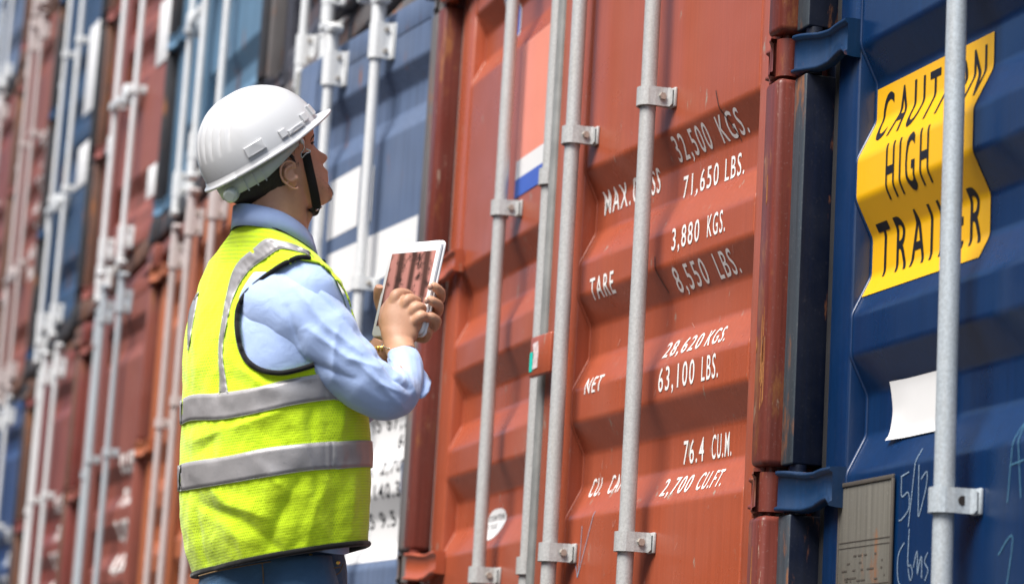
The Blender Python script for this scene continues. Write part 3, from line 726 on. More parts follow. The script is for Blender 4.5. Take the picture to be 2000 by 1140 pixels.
def torso(u, yc, inset=0.0, fold=True):
    xl, xr, a, tx_, td = interp(ROWS, yc); h = (xr - xl) / 2; cx = (xl + xr) / 2
    bb = math.sqrt(max(h * h - (a * math.sin(PSI)) ** 2, 900)) / math.cos(PSI)
    sl = 7 * max(0, min(1, (yc - 690) / 110)); a -= inset + sl; bb -= inset + sl
    L = (math.sin(PSI), math.cos(PSI)); F = (math.cos(PSI), -math.sin(PSI))
    def se(q): return math.copysign(abs(math.cos(q)) ** .88, math.cos(q)), math.copysign(abs(math.sin(q)) ** .88, math.sin(q))
    c_, s_ = se(u)           # u = 0 : right side (lateral), going round by the back
    x = cx + a * c_ * L[0] - bb * s_ * F[0]; d = a * c_ * L[1] - bb * s_ * F[1]
    y = yc + (x - cx) * tx_ + d * td
    if fold:
        nx_, nd_ = x - cx, d; ln = math.hypot(nx_, nd_) + 1e-6
        k = fold_amt(x, y, FOLDS) if d > -40 else 0
        p3 = Vector((x / 90, y / 130, d / 90)); k += 4.5 * noise.noise(p3) + 2.2 * noise.noise(p3 * 2.7) + (1.0 * noise.noise(p3 * 6))
        k *= min(1, max(0.15, (yc - 470) / 120))
        x += nx_ / ln * k; d += nd_ / ln * k
    return x, y, d
ARM = [(648, 532), (627, 515), (590, 505), (560, 515), (520, 540), (485, 570), (468, 600), (465, 640), (472, 680), (485, 705), (510, 722), (545, 728), (580, 722), (612, 712), (660, 690), (690, 640), (680, 580)]
def inside(p, poly):
    c = False; j = len(poly) - 1
    for i in range(len(poly)):
        if (poly[i][1] > p[1]) != (poly[j][1] > p[1]) and p[0] < (poly[j][0] - poly[i][0]) * (p[1] - poly[i][1]) / (poly[j][1] - poly[i][1]) + poly[i][0]: c = not c
        j = i
    return c
ARMS = [(p.x, p.y) for p in spline([(a, b_, 0) for a, b_ in ARM + ARM[:1]], 6)]
NU, NV = 220, 150
U = [2 * math.pi * i / NU for i in range(NU)]; YC = [474 + (1092 - 474) * j / NV for j in range(NV + 1)]
G = [[torso(u, y) for u in U] for y in YC]
vb = bmesh.new(); uvl = vb.loops.layers.uv.new('cloth'); VV = [[vb.verts.new(V(*p) - pw) for p in r_] for r_ in G]
for j in range(NV):
    for i in range(NU):
        i2 = (i + 1) % NU; c = G[j][i]; c2 = G[j + 1][i2]; mx, my, md = (c[0] + c2[0]) / 2, (c[1] + c2[1]) / 2, (c[2] + c2[2]) / 2
        if md > 10 and inside((mx, my), ARMS): continue
        # open armhole on the far side too
        if md < -60 and (mx - 455) ** 2 / 55 ** 2 + (my - 620) ** 2 / 85 ** 2 < 1: continue
        f_ = vb.faces.new((VV[j][i], VV[j + 1][i], VV[j + 1][i2], VV[j][i2])); f_.smooth = True
        for lp, (ii, jj) in zip(f_.loops, ((i, j), (i, j + 1), (i + 1, j + 1), (i + 1, j))): lp[uvl].uv = (ii / NU * 1.18, jj / NV * .62)
bmesh.ops.recalc_face_normals(vb, faces=vb.faces[:])
me = bpy.data.meshes.new('vest'); vb.to_mesh(me); vb.free(); me.materials.append(M['vest'])
vest = bpy.data.objects.new('vest', me); COL.objects.link(vest); vest.parent = person
sm_ = vest.modifiers.new('thickness', 'SOLIDIFY'); sm_.thickness = .0022; sm_.offset = -1
# lookup of the near surface
NEAR = [(G[j][i], U[i], YC[j]) for j in range(0, NV + 1) for i in range(NU) if G[j][i][2] > -70]
GRID = {}
for p_ in NEAR: GRID.setdefault((int(p_[0][0] // 12), int(p_[0][1] // 12)), []).append(p_)
def look(px, py):
    best = None; bd = 1e9
    for r_ in (1, 2, 4, 8):
        for a in range(-r_, r_ + 1):
            for b_ in range(-r_, r_ + 1):
                for p_ in GRID.get((int(px // 12) + a, int(py // 12) + b_), ()):
                    d_ = (p_[0][0] - px) ** 2 + (p_[0][1] - py) ** 2
                    if d_ < bd: bd = d_; best = p_
        if best: break
    return best
def outward(p, yc, k):
    xl, xr = interp(ROWS, yc)[:2]; cx = (xl + xr) / 2; ln = math.hypot(p[0] - cx, p[2]) + 1e-6
    return (p[0] + (p[0] - cx) / ln * k, p[1], p[2] + p[2] / ln * k)
def on_near(px, py, k=0.0):
    p, u_, yc = look(px, py); return outward((px, py, p[2]), yc, k)
def tape(name, top, bot, n=60, m_=6, k=3.2, wrap=False):
    T = spline([(a, b_, 0) for a, b_ in top], max(2, n // (len(top) - 1))); B_ = spline([(a, b_, 0) for a, b_ in bot], max(2, n // (len(bot) - 1)))
    n = min(len(T), len(B_)); mb = MB(); rows = []
    for i in range(n):
        rt, rb = look(T[i].x, T[i].y), look(B_[i].x, B_[i].y); col = []
        for j in range(m_ + 1):
            q_ = j / m_; col.append(V(*on_near(T[i].x + (B_[i].x - T[i].x) * q_, T[i].y + (B_[i].y - T[i].y) * q_, k)))
        rows.append(col)
    if wrap:
        last = (look(T[n - 1].x, T[n - 1].y), look(B_[n - 1].x, B_[n - 1].y)); first = (look(T[0].x, T[0].y), look(B_[0].x, B_[0].y))
        ue, us = last[0][1], first[0][1]          # continue round the far side, from the right silhouette to the left one
        if us - ue > 0: us -= 2 * math.pi
        for i in range(1, 200):
            q_ = i / 200; uu = ue + (us - ue) * q_; col = []
            for j in range(m_ + 1):
                w_ = j / m_; ya = last[0][2] + (last[1][2] - last[0][2]) * w_; yb = first[0][2] + (first[1][2] - first[0][2]) * w_
                yy = ya + (yb - ya) * q_; col.append(V(*outward(torso(uu, yy), yy, k)))
            rows.append(col)
        rows.append(rows[0])
    vs = [p for c in rows for p in c]; w_ = m_ + 1
    mb.add(vs, [(i * w_ + j, i * w_ + j + 1, (i + 1) * w_ + j + 1, (i + 1) * w_ + j) for i in range(len(rows) - 1) for j in range(m_)], True)
    o = pbuild(mb, name, M['tape'], vest)
    so = o.modifiers.new('thickness', 'SOLIDIFY'); so.thickness = .0012; so.offset = 0
    # stitched edge
    sb = MB()
    for e in (0, m_): sb.tube([c[e] for c in rows], .0007, 5, False)
    pbuild(sb, 'stitching', M['stitch'], vest)
    return o
tape('reflective_band', [(357, 781), (380, 771), (430, 768), (500, 757), (560, 742), (620, 731), (652, 727)], [(356, 829), (378, 820), (430, 818), (480, 810), (560, 792), (620, 782), (652, 779)], wrap=True)
tape('reflective_band', [(353, 909), (373, 902), (450, 890), (520, 875), (600, 866), (652, 862)], [(352, 958), (373, 955), (450, 942), (520, 930), (600, 918), (652, 914)], wrap=True)
tape('shoulder_stripe', [(602, 490), (572, 477), (545, 470), (520, 467), (496, 486), (471, 508), (456, 533), (445, 575), (438, 610), (430, 663), (429, 705), (431, 737), (430, 766)],
     [(612, 502), (590, 494), (567, 487), (545, 486), (519, 503), (492, 523), (473, 547), (457, 580), (448, 612), (438, 663), (436, 698), (441, 733), (446, 766)], 96, 4, 3.0)
tape('shoulder_stripe', [(386, 574), (373, 604), (369, 640), (369, 682)], [(390, 570), (384, 604), (377, 640), (370, 684)], 24, 4, 2.4)
# black binding
mb = MB()
ap = [p for p in spline([(a, b_, 0) for a, b_ in ARM[1:14]], 8)]
mb.tube([V(*on_near(p.x, p.y - 3 * max(0, min(1, (560 - p.y) / 40)), 4.5)) for p in ap], .0052, 10); pbuild(mb, 'armhole_binding', M['black_cloth'], vest)
mb = MB(); hem = [G[NV][i] for i in range(NU)] + [G[NV][0]]
mb.tube([V(*outward(p, 1092, 0)) for p in hem], .0056, 8, False); pbuild(mb, 'hem_binding', M['black_cloth'], vest)
mb = MB(); nk = [G[0][i] for i in range(NU)] + [G[0][0]]
mb.tube([V(*p) for p in nk], .0030, 8, False); pbuild(mb, 'neck_binding', M['black_cloth'], vest)

# ---- shirt
mb = MB()
loft(mb, [[V(*torso(u, 474 + (1072 - 474) * j / 40, 9 + 11 * min(1, max(0, (j - 17) / 4)), False)) for u in U[::3]] for j in range(41)], False, False)
ARM_FOLDS = [([(575, 560), (640, 640), (705, 690)], 9, 4.5), ([(590, 540), (660, 610), (720, 668)], 8, -4), ([(560, 690), (620, 715), (690, 740)], 10, -5), ([(600, 640), (680, 700), (740, 720)], 9, 4),
 ([(700, 640), (735, 690), (790, 720)], 8, -4), ([(690, 700), (740, 750), (790, 770)], 10, 4), ([(740, 690), (770, 740), (800, 760)], 7, -5), ([(720, 720), (760, 770), (790, 800)], 8, 4), ([(760, 700), (790, 730), (812, 770)], 6, 4.5), ([(620, 560), (690, 640)], 7, 3.5), ([(560, 600), (590, 690)], 9, -4), ([(655, 655), (650, 740)], 9, 3.5)]
def sleeve(path, n=150, sub=22, folds=True, seed=0.0):
    rs = px_tube(path, n, sub); out = []
    for ir, r_ in enumerate(rs):
        c = sum(r_, Vector()) / len(r_); rr = []
        for ip, p in enumerate(r_):
            o = (p - c); ln = o.length + 1e-6; o = o / ln
            qa = 2 * math.pi * ip / n; ir = ir * 9 / sub; tw = ir * .035; k = 1.7 * noise.noise(Vector((1.7 * math.cos(qa + tw), 1.7 * math.sin(qa + tw), ir * .045 + seed))) + 1.2 * noise.noise(Vector((4 * math.cos(qa + 2 * tw), 4 * math.sin(qa + 2 * tw), ir * .09 + seed)))
            if folds and p.z > c.z - 30: k += fold_amt(p.x, p.y, ARM_FOLDS)
            rr.append(p + o * k)
        out.append(rr)
    return ring_world(out)
RS = [(522, 585, 50, 78), (556, 602, 84, 88), (588, 626, 104, 88), (624, 660, 120, 78), (668, 704, 134, 67), (710, 742, 142, 60), (746, 767, 140, 53, .95), (770, 768, 114, 47, .9), (784, 750, 72, 42, .9), (789, 720, 34, 38, .9), (786, 698, 10, 34, .9)]
loft(mb, sleeve(RS), False, False)
LS = [(490, 585, -60, 60), (462, 600, -130, 62), (480, 660, -185, 60), (545, 735, -215, 62), (620, 790, -205, 56), (690, 790, -170, 48), (725, 740, -140, 40)]
loft(mb, sleeve(LS, 48, 8, False, 5.0), False, False)
shirt = pbuild(mb, 'shirt', M['shirt'])
so = shirt.modifiers.new('thickness', 'SOLIDIFY'); so.thickness = .0016; so.offset = -1
# turned-back open cuff
mb = MB(); cr = []
for (px_, py_, d_, r_, sx) in ((784, 758, 78, 45, 0), (790, 746, 58, 46, 2), (792, 731, 38, 45, 3), (789, 714, 20, 42, 2), (786, 700, 2, 40, 0)):
    ring = []
    for j in range(40):
        q = 2 * math.pi * j / 40; flare = max(0, math.cos(q)) ** 2 * (14 if py_ > 720 else 6)
        ring.append((px_ + (r_ * .72 + flare) * math.cos(q) + sx, py_ + r_ * .46 * math.sin(q) + max(0, math.cos(q)) ** 3 * 14, d_ + r_ * .75 * math.sin(q) + 2 * math.sin(5 * q)))
    cr.append(ring)
loft(mb, ring_world(cr), False, False); cuff = pbuild(mb, 'rolled_cuff', M['shirt'], shirt)
so = cuff.modifiers.new('thickness', 'SOLIDIFY'); so.thickness = .0022; so.offset = 0
# collar
mb = MB(); c0_, c1_, c2_ = [], [], []
for j in range(56):
    q = 2 * math.pi * j / 56; cx_, sx_ = math.cos(q), math.sin(q)
    fr = max(0, cx_)                # towards the throat
    c0_.append(V(532 + 72 * cx_, 432 + 20 * cx_ - 18 * sx_ + 16 * fr ** 2, 66 * sx_ - 10 * cx_))
    c1_.append(V(533 + 78 * cx_, 428 + 22 * cx_ - 20 * sx_ + 17 * fr ** 2, 72 * sx_ - 12 * cx_))
    c2_.append(V(535 + (83 + 4 * fr) * cx_, 468 + 20 * cx_ - 20 * sx_ + 16 * fr ** 2, 80 * sx_ - 14 * cx_))
loft(mb, [c0_, c1_, [a * .5 + b_ * .5 for a, b_ in zip(c1_, c2_)], c2_], False, False)
col = pbuild(mb, 'collar', M['shirt'], shirt); so = col.modifiers.new('thickness', 'SOLIDIFY'); so.thickness = .002; so.offset = 0

# ---- head frame
HC = (520.0, 305.0, 0.0)
FA, UA, RA = (.759, -.495, -.423), (-.509, -.857, .09), (.407, -.147, .902)
def H(a, b_, c, o=HC): return (o[0] + a * FA[0] + b_ * UA[0] + c * RA[0], o[1] + a * FA[1] + b_ * UA[1] + c * RA[1], o[2] + a * FA[2] + b_ * UA[2] + c * RA[2])
det = FA[0] * UA[1] - UA[0] * FA[1]
def inv2(px, py):
    dx, dy = px - HC[0], py - HC[1]; return ((dx * UA[1] - UA[0] * dy) / det, (FA[0] * dy - dx * FA[1]) / det)
PROF = [(604, 232), (607, 250), (610, 262), (613, 272), (610, 281), (614, 289), (622, 295), (632, 300), (640, 304), (640, 311), (634, 318), (629, 323), (633, 329), (639.5, 335), (640.5, 340), (638, 344), (640.5, 349), (640, 355), (637.5, 360), (641, 367), (647, 374), (649, 381), (646, 390), (636, 398), (622, 404), (600, 408), (570, 408), (535, 400), (505, 395), (480, 398), (462, 390), (446, 362), (432, 320), (428, 280), (440, 236), (470, 202), (510, 188), (556, 193), (588, 212)]
pol = []
for p in PROF:
    a, b_ = inv2(*p); pol.append((math.atan2(b_, a), math.hypot(a, b_)))
pol.sort()
PROFB = [p for p in PROF if not (613 < p[0] < 642 and 288 < p[1] < 362)] + [(619, 310), (627, 335), (634, 358)]
polb = []
for p in PROFB:
    a, b_ = inv2(*p); polb.append((math.atan2(b_, a), math.hypot(a, b_)))
polb.sort()
def Rth(th, pol=pol):
    th = (th + math.pi) % (2 * math.pi) - math.pi
    n_ = len(pol)
    for i in range(n_):
        t0, r_0 = pol[i]; t1, r_1 = pol[(i + 1) % n_]
        if i == n_ - 1: t1 += 2 * math.pi
        for tt in (th, th + 2 * math.pi):
            if t0 <= tt <= t1: return r_0 + (r_1 - r_0) * (tt - t0) / (t1 - t0 + 1e-9)
    return pol[0][1]
def Rsm(th, w, pol=pol): return sum(Rth(th + k * w / 4, pol) for k in range(-4, 5)) / 9
HW = 74
def head_pt(th, ph, grow=0.0):
    r_f, r_s = Rsm(th, .018), Rsm(th, .14, polb); c = math.cos(ph); s_ = math.sin(ph)
    face = math.exp(-((th + .62) / .62) ** 2)
    nz = max(0, min(1, (th + .74) / .05)) * max(0, min(1, (-.20 - th) / .12)); wn = nz * math.exp(-(ph / .19) ** 2) + (1 - nz) * math.exp(-(ph / .42) ** 2)
    r_ = r_s + (r_f - r_s) * (wn * face + (1 - face) * .9)
    # eye hollow and cheek
    eye = math.exp(-((th + .25) / .10) ** 2 - ((abs(ph) - .36) / .18) ** 2) * 11; chk = math.exp(-((th + .55) / .22) ** 2 - ((abs(ph) - .62) / .25) ** 2) * 4
    r_ += chk - eye + grow
    lat = HW * (1 - .10 * face * c) + grow
    jaw = math.exp(-((th + 1.35) / .45) ** 2); pe = .92 + .75 * face; lat *= 1 - .06 * jaw
    return H(r_ * c ** pe * math.cos(th), r_ * c ** pe * math.sin(th), lat * s_)
body = MB()
NT, NP = 200, 70
hr_ = [[V(*head_pt(2 * math.pi * i / NT - math.pi, -math.pi / 2 * .985 + math.pi * .985 * j / NP)) for i in range(NT)] for j in range(NP + 1)]
loft(body, hr_)
# neck
loft(body, ring_world(px_tube([(538, 500, -4, 74), (535, 465, 0, 69, .95), (533, 435, 4, 66, .95), (536, 408, 6, 64, .95), (540, 372, 4, 60), (530, 330, 0, 50)], 32, 6)))
loft(body, ring_world(px_tube([(578, 462, -20, 22), (586, 432, -22, 19), (598, 408, -20, 18)], 16, 5)))
# ear
def E_(x, y, k=0.0): return V(x, y, 74 + (565 - x) * .40 + k)
loft(body, ring_world(px_tube([(561, 326, 67, 12, .5), (564, 342, 68, 13, .5), (569, 355, 66, 10, .5), (575, 364, 58, 7, .6)], 16, 5)))
ear_rim = [(578, 330), (575, 320), (568, 315), (559, 316), (552, 322), (548, 333), (549, 344), (554, 354), (562, 361), (570, 367), (578, 369), (583, 366)]
body.tube([E_(a, b_, 2) for a, b_ in [(p.x, p.y) for p in spline([(a, b_, 0) for a, b_ in ear_rim], 4)]], .0026, 10)
body.tube([E_(a, b_, 1) for a, b_ in [(p.x, p.y) for p in spline([(a, b_, 0) for a, b_ in [(570, 325), (562, 327), (557, 335), (559, 346), (566, 353), (574, 352)]], 4)]], .0030, 8)
body.tube([E_(578, 342, -2), E_(580, 348, 2), E_(579, 354, -2)], [.003, .0045, .003], 8)
# trunk under the clothes, pelvis and legs
loft(body, [[V(*torso(u, 490 + (1050 - 490) * j / 20, 34, False)) for u in U[::6]] for j in range(21)])
for sx, dx in ((1, 0), (-1, 0)):
    pass
LEG = lambda s_: [(531 + s_ * 40, 1090, s_ * 60, 64), (534 + s_ * 44, 1200, s_ * 66, 80), (545 + s_ * 46, 1350, s_ * 70, 72), (552 + s_ * 46, 1500, s_ * 72, 56), (552 + s_ * 46, 1640, s_ * 72, 56), (548 + s_ * 46, 1800, s_ * 72, 44), (548 + s_ * 46, 1890, s_ * 72, 38)]
for s_ in (1, -1): loft(body, ring_world(px_tube(LEG(s_), 24, 5)))
# arms
loft(body, ring_world(px_tube([(552, 600, 70, 50), (630, 655, 118, 48), (720, 740, 142, 40), (758, 762, 122, 33), (780, 738, 66, 29), (783, 706, 8, 22), (781, 686, -22, 28, .8)], 24, 6)))
loft(body, ring_world(px_tube([(430, 600, -130, 48), (545, 735, -215, 44), (640, 790, -205, 40), (700, 770, -170, 34), (738, 700, -150, 27), (752, 668, -150, 25)], 24, 6)))
# right hand: back of the hand, then five fingers closing on the screen
loft(body, ring_world(px_tube([(786, 692, -14, 28, .78), (779, 672, -34, 30, .72), (780, 650, -48, 37, .62), (784, 626, -58, 43, .52), (791, 604, -66, 42, .48), (797, 590, -74, 36, .42)], 28, 6)))
FING = [[(768, 596, -62, 12), (774, 576, -66, 12.0), (794, 574, -92, 10), (806, 586, -118, 8.6), (812, 598, -134, 6.5)],
 [(787, 600, -56, 12), (798, 585, -58, 12), (816, 590, -86, 10), (825, 604, -110, 8.6), (823, 618, -124, 6.5)],
 [(800, 612, -52, 11.5), (815, 600, -52, 11.5), (831, 607, -80, 9.6), (835, 621, -100, 8.4), (827, 632, -110, 6.4)],
 [(806, 630, -46, 10.5), (823, 617, -44, 10.5), (836, 624, -66, 8.8), (838, 637, -84, 7.8), (829, 645, -92, 6)]]
for f_ in FING: loft(body, ring_world(px_tube(f_, 16, 6)))
loft(body, ring_world(px_tube([(764, 660, -40, 14), (753, 634, -58, 13.5), (752, 608, -84, 11), (760, 592, -108, 9), (766, 584, -120, 7)], 16, 6)))
# left hand: palm behind the tablet, thumb over the left edge, fingers over the right edge
loft(body, ring_world(px_tube([(752, 680, -150, 25, .8), (770, 650, -164, 33, .6), (792, 618, -160, 38, .5), (810, 590, -150, 34, .45)], 24, 6)))
for f_ in [[(806, 596, -150, 12), (851, 590, -112, 11.2), (861, 574, -84, 10), (852, 562, -66, 9.2), (842, 556, -62, 7.4)],
           [(808, 616, -146, 12), (847, 614, -104, 11.5), (857, 598, -76, 10.4), (845, 588, -56, 9.5), (834, 583, -54, 7.6)],
           [(806, 636, -140, 12), (841, 640, -98, 11), (853, 628, -70, 10), (845, 619, -54, 9), (836, 615, -52, 7.2)],
           [(800, 650, -136, 11), (826, 660, -96, 10.5), (836, 650, -72, 10), (830, 642, -58, 9)]]: loft(body, ring_world(px_tube(f_, 16, 6)))
loft(body, ring_world(px_tube([(772, 640, -170, 14), (752, 612, -184, 13), (742, 588, -186, 12), (740, 570, -180, 11), (742, 558, -174, 8.5)], 16, 6)))
bo = pbuild(body, 'body', M['skin'])
rm = bo.modifiers.new('one_skin', 'REMESH'); rm.mode = 'VOXEL'; rm.voxel_size = .0021; rm.use_smooth_shade = True
dg = bpy.context.evaluated_depsgraph_get(); me2 = bpy.data.meshes.new_from_object(bo.evaluated_get(dg)); bo.modifiers.clear(); bo.data = me2; smooth_mesh(me2, 2, .4)
for p in me2.polygons: p.use_smooth = True
if not me2.materials: me2.materials.append(M['skin'])
# nails
mb = MB()
for (x_, y_, d_) in ((841, 560, -52), (834, 587, -44)):
    loft(mb, ring_world([[(x_ + 5 * math.cos(q) - 1, y_ + 7 * math.sin(q), d_ + k) for q in [2 * math.pi * j / 14 for j in range(14)]] for k in (-2, .5)]))
pbuild(mb, 'fingernail', M['nail'], bo)

# ---- hair
def hair_ok(a, b_, c, j):
    if a > 36: return b_ > -34 + (a - 36) * .9 + j * 5
    if a > 14: return b_ > -52 + j * 6
    if a > -24: return b_ > -22
    return b_ > -66 - min(1, max(0, (-24 - a) / 40)) * 14 + j * 6
hb = bmesh.new(); hv = {}
for j in range(NP + 1):
    for i in range(NT):
        hv[j, i] = (2 * math.pi * i / NT - math.pi, -math.pi / 2 * .985 + math.pi * .985 * j / NP)
def local_of(th, ph):
    r_ = Rsm(th, .1) * math.cos(ph) ** .92; return r_ * math.cos(th), r_ * math.sin(th), HW * math.sin(ph)
HVt = {}
for j in range(NP):
    for i in range(NT):
        i2 = (i + 1) % NT; a, b_, c = local_of(*hv[j, i])
        if hair_ok(a, b_, c, noise.noise(Vector((a / 6, b_ / 6, c / 6)))):
            ks = [(j, i), (j, i2), (j + 1, i2), (j + 1, i)]; vs = []
            for k in ks:
                if k not in HVt: HVt[k] = hb.verts.new(V(*head_pt(*hv[k], grow=5.0 + 1.8 * noise.noise(Vector((k[0] * .9, k[1] * .7, 0))))) - pw)
                vs.append(HVt[k])
            f_ = hb.faces.new(vs); f_.smooth = True
bmesh.ops.recalc_face_normals(hb, faces=hb.faces[:])
hm = bpy.data.meshes.new('hair'); hb.to_mesh(hm); hb.free(); hm.materials.append(M['hair']); ho = bpy.data.objects.new('hair', hm); COL.objects.link(ho); ho.parent = person
# fringe of short strands along the hair line
mb = MB(); rr = random.Random(3)
for _ in range(900):
    th, ph = rr.uniform(-math.pi, math.pi), rr.uniform(.15, 1.45); a, b_, c = local_of(th, ph)
    nn = noise.noise(Vector((a / 6, b_ / 6, c / 6)))
    if hair_ok(a, b_ + 7, c, nn) and not hair_ok(a, b_ - 16, c, nn):
        p0 = head_pt(th, ph, 2.5); p1 = (p0[0] + rr.gauss(-1, 2), p0[1] + rr.uniform(4, 11), p0[2] - 1)
        mb.tube([V(*p0), V(*p1)], [.0006, .00015], 4, False)
if mb.v: pbuild(mb, 'hair_strands', M['hair'], ho)
# eyebrow and stubble
mb = MB()
for _ in range(60):
    k = rr.random(); th = -.13 - .06 * k + rr.gauss(0, .012); ph = .16 + .36 * k
    p0 = head_pt(th, ph, .5); p1 = head_pt(th - .03, ph + .06, 1.5); mb.tube([V(*p0), V(*p1)], [.0005, .0002], 4, False)
for _ in range(260):
    th = rr.uniform(-1.16, -.98); ph = rr.gauss(0, .35)
    p0 = head_pt(th, ph, -.5); p1 = head_pt(th - .01, ph, 2.2); mb.tube([V(*p0), V(*p1)], [.0003, .0001], 3, False)
pbuild(mb, 'facial_hair', M['hair'], ho)
mb = MB()
for k in range(8):
    p0 = head_pt(-.25 - .01 * k, .26 + .03 * k, 1); p1 = (p0[0] + 7, p0[1] - 1 - .6 * k, p0[2]); mb.tube([V(*p0), V(*p1)], [.0004, .0001], 4, False)
pbuild(mb, 'eyelashes', M['hair'], bo)

# ---- hard hat
OC = (509.0, 299.0, 0.0); LF, WR, HU = 136.0, 107.0, 130.0
def hel(az, el, k=0.0):
    ce, se = math.cos(el), math.sin(el); a = math.cos(az) * ce ** .92; c = math.sin(az) * ce ** .92
    lf = LF - (11 * min(1, -a * 2) if a < 0 else 0)
    # raised ridges along the crown
    w_ = c * WR; rid = 0
    if el > .30:
        for w0 in (-54, -39, -24, -9, 9, 24, 39, 54):
            sp_ = 1.0 - .42 * a      # ridges fan out towards the back
            rid -= 6.0 * math.exp(-((w_ - w0 * sp_) / 3.4) ** 2)
        rid *= min(1, (el - .30) / .30) * (1 if a < .55 else max(0, (.78 - a) / .23))
    return H(a * (lf + k + rid), (se ** .95) * (HU + k + rid), c * (WR + k), OC)
helmet = MB(); NA, NE = 288, 90
for inset in (0, -5):
    rings = [[V(*hel(2 * math.pi * i / NA, math.pi / 2 * .995 * j / NE, inset)) for i in range(NA)] for j in range(NE + 1)]
    loft(helmet, rings, False, True)
def brim(ex, drop):   # rim lip and visor
    out = []
    for i in range(NA):
        az = 2 * math.pi * i / NA; ca, sa = math.cos(az), math.sin(az)
        fr = max(0, (ca - .25) / .75) ** .8 if ca > .25 else 0
        e = 6 + 29 * fr * (1 - .25 * abs(sa)) + (4 if ca < -.8 else 0)
        out.append(V(*H(ca * (LF - (11 * min(1, -ca * 2) if ca < 0 else 0) + e * ex), -drop - 3 * ex * (1 - fr) + 4 * fr * ex, sa * (WR + e * ex * (.8 if fr < .1 else .55)), OC)))
    return out
r0_ = [V(*hel(2 * math.pi * i / NA, .03, 1)) for i in range(NA)]
loft(helmet, [r0_, brim(.35, 1), brim(.75, 2), brim(1, 3), brim(1.02, 5.5), brim(.9, 7.5), brim(.3, 6), [V(*hel(2 * math.pi * i / NA, .0, -5)) for i in range(NA)]], False, False)
hl_o = pbuild(helmet, 'hard_hat', M['helmet'])
# slot bosses on the near side
def boss(az0, az1, e0, e1, k):
    mb = MB(); n_ = 8; rows = []
    for kk in (-2, k - .8, k):
        ring = []; s_ = .012 if kk == k else 0
        for i in range(n_ + 1): ring.append(hel(az0 + s_ + (az1 - az0 - 2 * s_) * i / n_, e0 + s_, kk))
        for i in range(n_ + 1): ring.append(hel(az1 - s_ + (az0 - az1 + 2 * s_) * i / n_, e1 - s_, kk))
        rows.append([V(*p) for p in ring])
    loft(mb, rows, True, True); o = pbuild(mb, 'slot_boss', M['helmet'], hl_o)
    for q in o.data.polygons: q.use_smooth = False
boss(R(104), R(124), R(5), R(14), 5); boss(R(60), R(80), R(3), R(7), 4); boss(R(50), R(59), R(5), R(12), 4.5); boss(R(30), R(40), R(5), R(14), 5); boss(R(81), R(88), R(4), R(11), 4.5)
# suspension band and ratchet
mb = MB(); n_ = 60; rows = []
for q_, e in ((0, 0), (1, 0), (1, 4), (0, 4)):
    ring = []
    for i in range(n_ + 1):
        az = R(62) + R(236) * i / n_; back = max(0, -math.cos(az)); hgt = -6 - q_ * (15 + 19 * min(1, max(0, (.35 - math.cos(az)) / .8)))
        if i in (0, n_): hgt = -4 - q_ * 10
        ring.append(V(*H(math.cos(az) * (110 - e) - 4, hgt, math.sin(az) * (90 - e), OC)))
    rows.append(ring)
vs = [p for r_ in rows for p in r_]; w_ = n_ + 1
mb.add(vs, [(k * w_ + i, k * w_ + i + 1, ((k + 1) % 4) * w_ + i + 1, ((k + 1) % 4) * w_ + i) for k in range(4) for i in range(n_)], True)
for az in (R(118), R(128), R(140)):
    mb.tube([V(*H(math.cos(az) * 112 - 4, -14, math.sin(az) * 92, OC)), V(*H(math.cos(az) * 112 - 4, -44, math.sin(az) * 92, OC))], .0012, 6)
pbuild(mb, 'headband', M['harness'], hl_o)
mb = MB(); c_ = Vector(V(*H(-112, -34, 30, OC))); ax = (Vector(V(*H(-118, -34, 34, OC))) - c_).normalized()
mb.tube([c_ - ax * .010, c_ + ax * .004, c_ + ax * .012, c_ + ax * .014], [.012, .014, .013, .009], 16); pbuild(mb, 'ratchet_knob', M['harness'], hl_o)
# chin strap with wire hook
mb = MB(); sp_path = [(597, 298, 47), (600, 312, 46), (605, 335, 44), (611, 362, 40), (616, 388, 30), (618, 406, 16), (612, 414, -2), (600, 416, -40)]
cs = spline(sp_path, 6); rows = []
for i, p in enumerate(cs):
    tg = (cs[min(i + 1, len(cs) - 1)] - cs[max(i - 1, 0)]).normalized(); sd_ = Vector((tg.y, -tg.x, 0)).normalized()
    if p.y > 405: sd_ = Vector((.6, .8, .2)).normalized()
    hw_ = 9.0; dn = Vector((-sd_.z, 0, 1)).normalized() * 1.6
    rows.append([V(*(p + sd_ * hw_ + dn)), V(*(p - sd_ * hw_ + dn)), V(*(p - sd_ * hw_ - dn)), V(*(p + sd_ * hw_ - dn))])
loft(mb, rows); pbuild(mb, 'chin_strap', M['strap'], hl_o)
mb = MB(); mb.tube([V(*p) for p in spline([(591, 276, 52), (594, 284, 52), (594, 291, 50), (588, 300, 49), (590, 308, 48), (598, 300, 49), (607, 296, 47), (598, 291, 50)], 5)], .0012, 8); pbuild(mb, 'strap_hook', M['silver'], hl_o)
mb = MB(); mb.tube([V(588, 272, 56), V(592, 280, 55)], .004, 10); mb.tube([V(618, 411, 22), V(628, 404, 10)], .0022, 8); pbuild(mb, 'strap_buckle', M['silver'], hl_o)

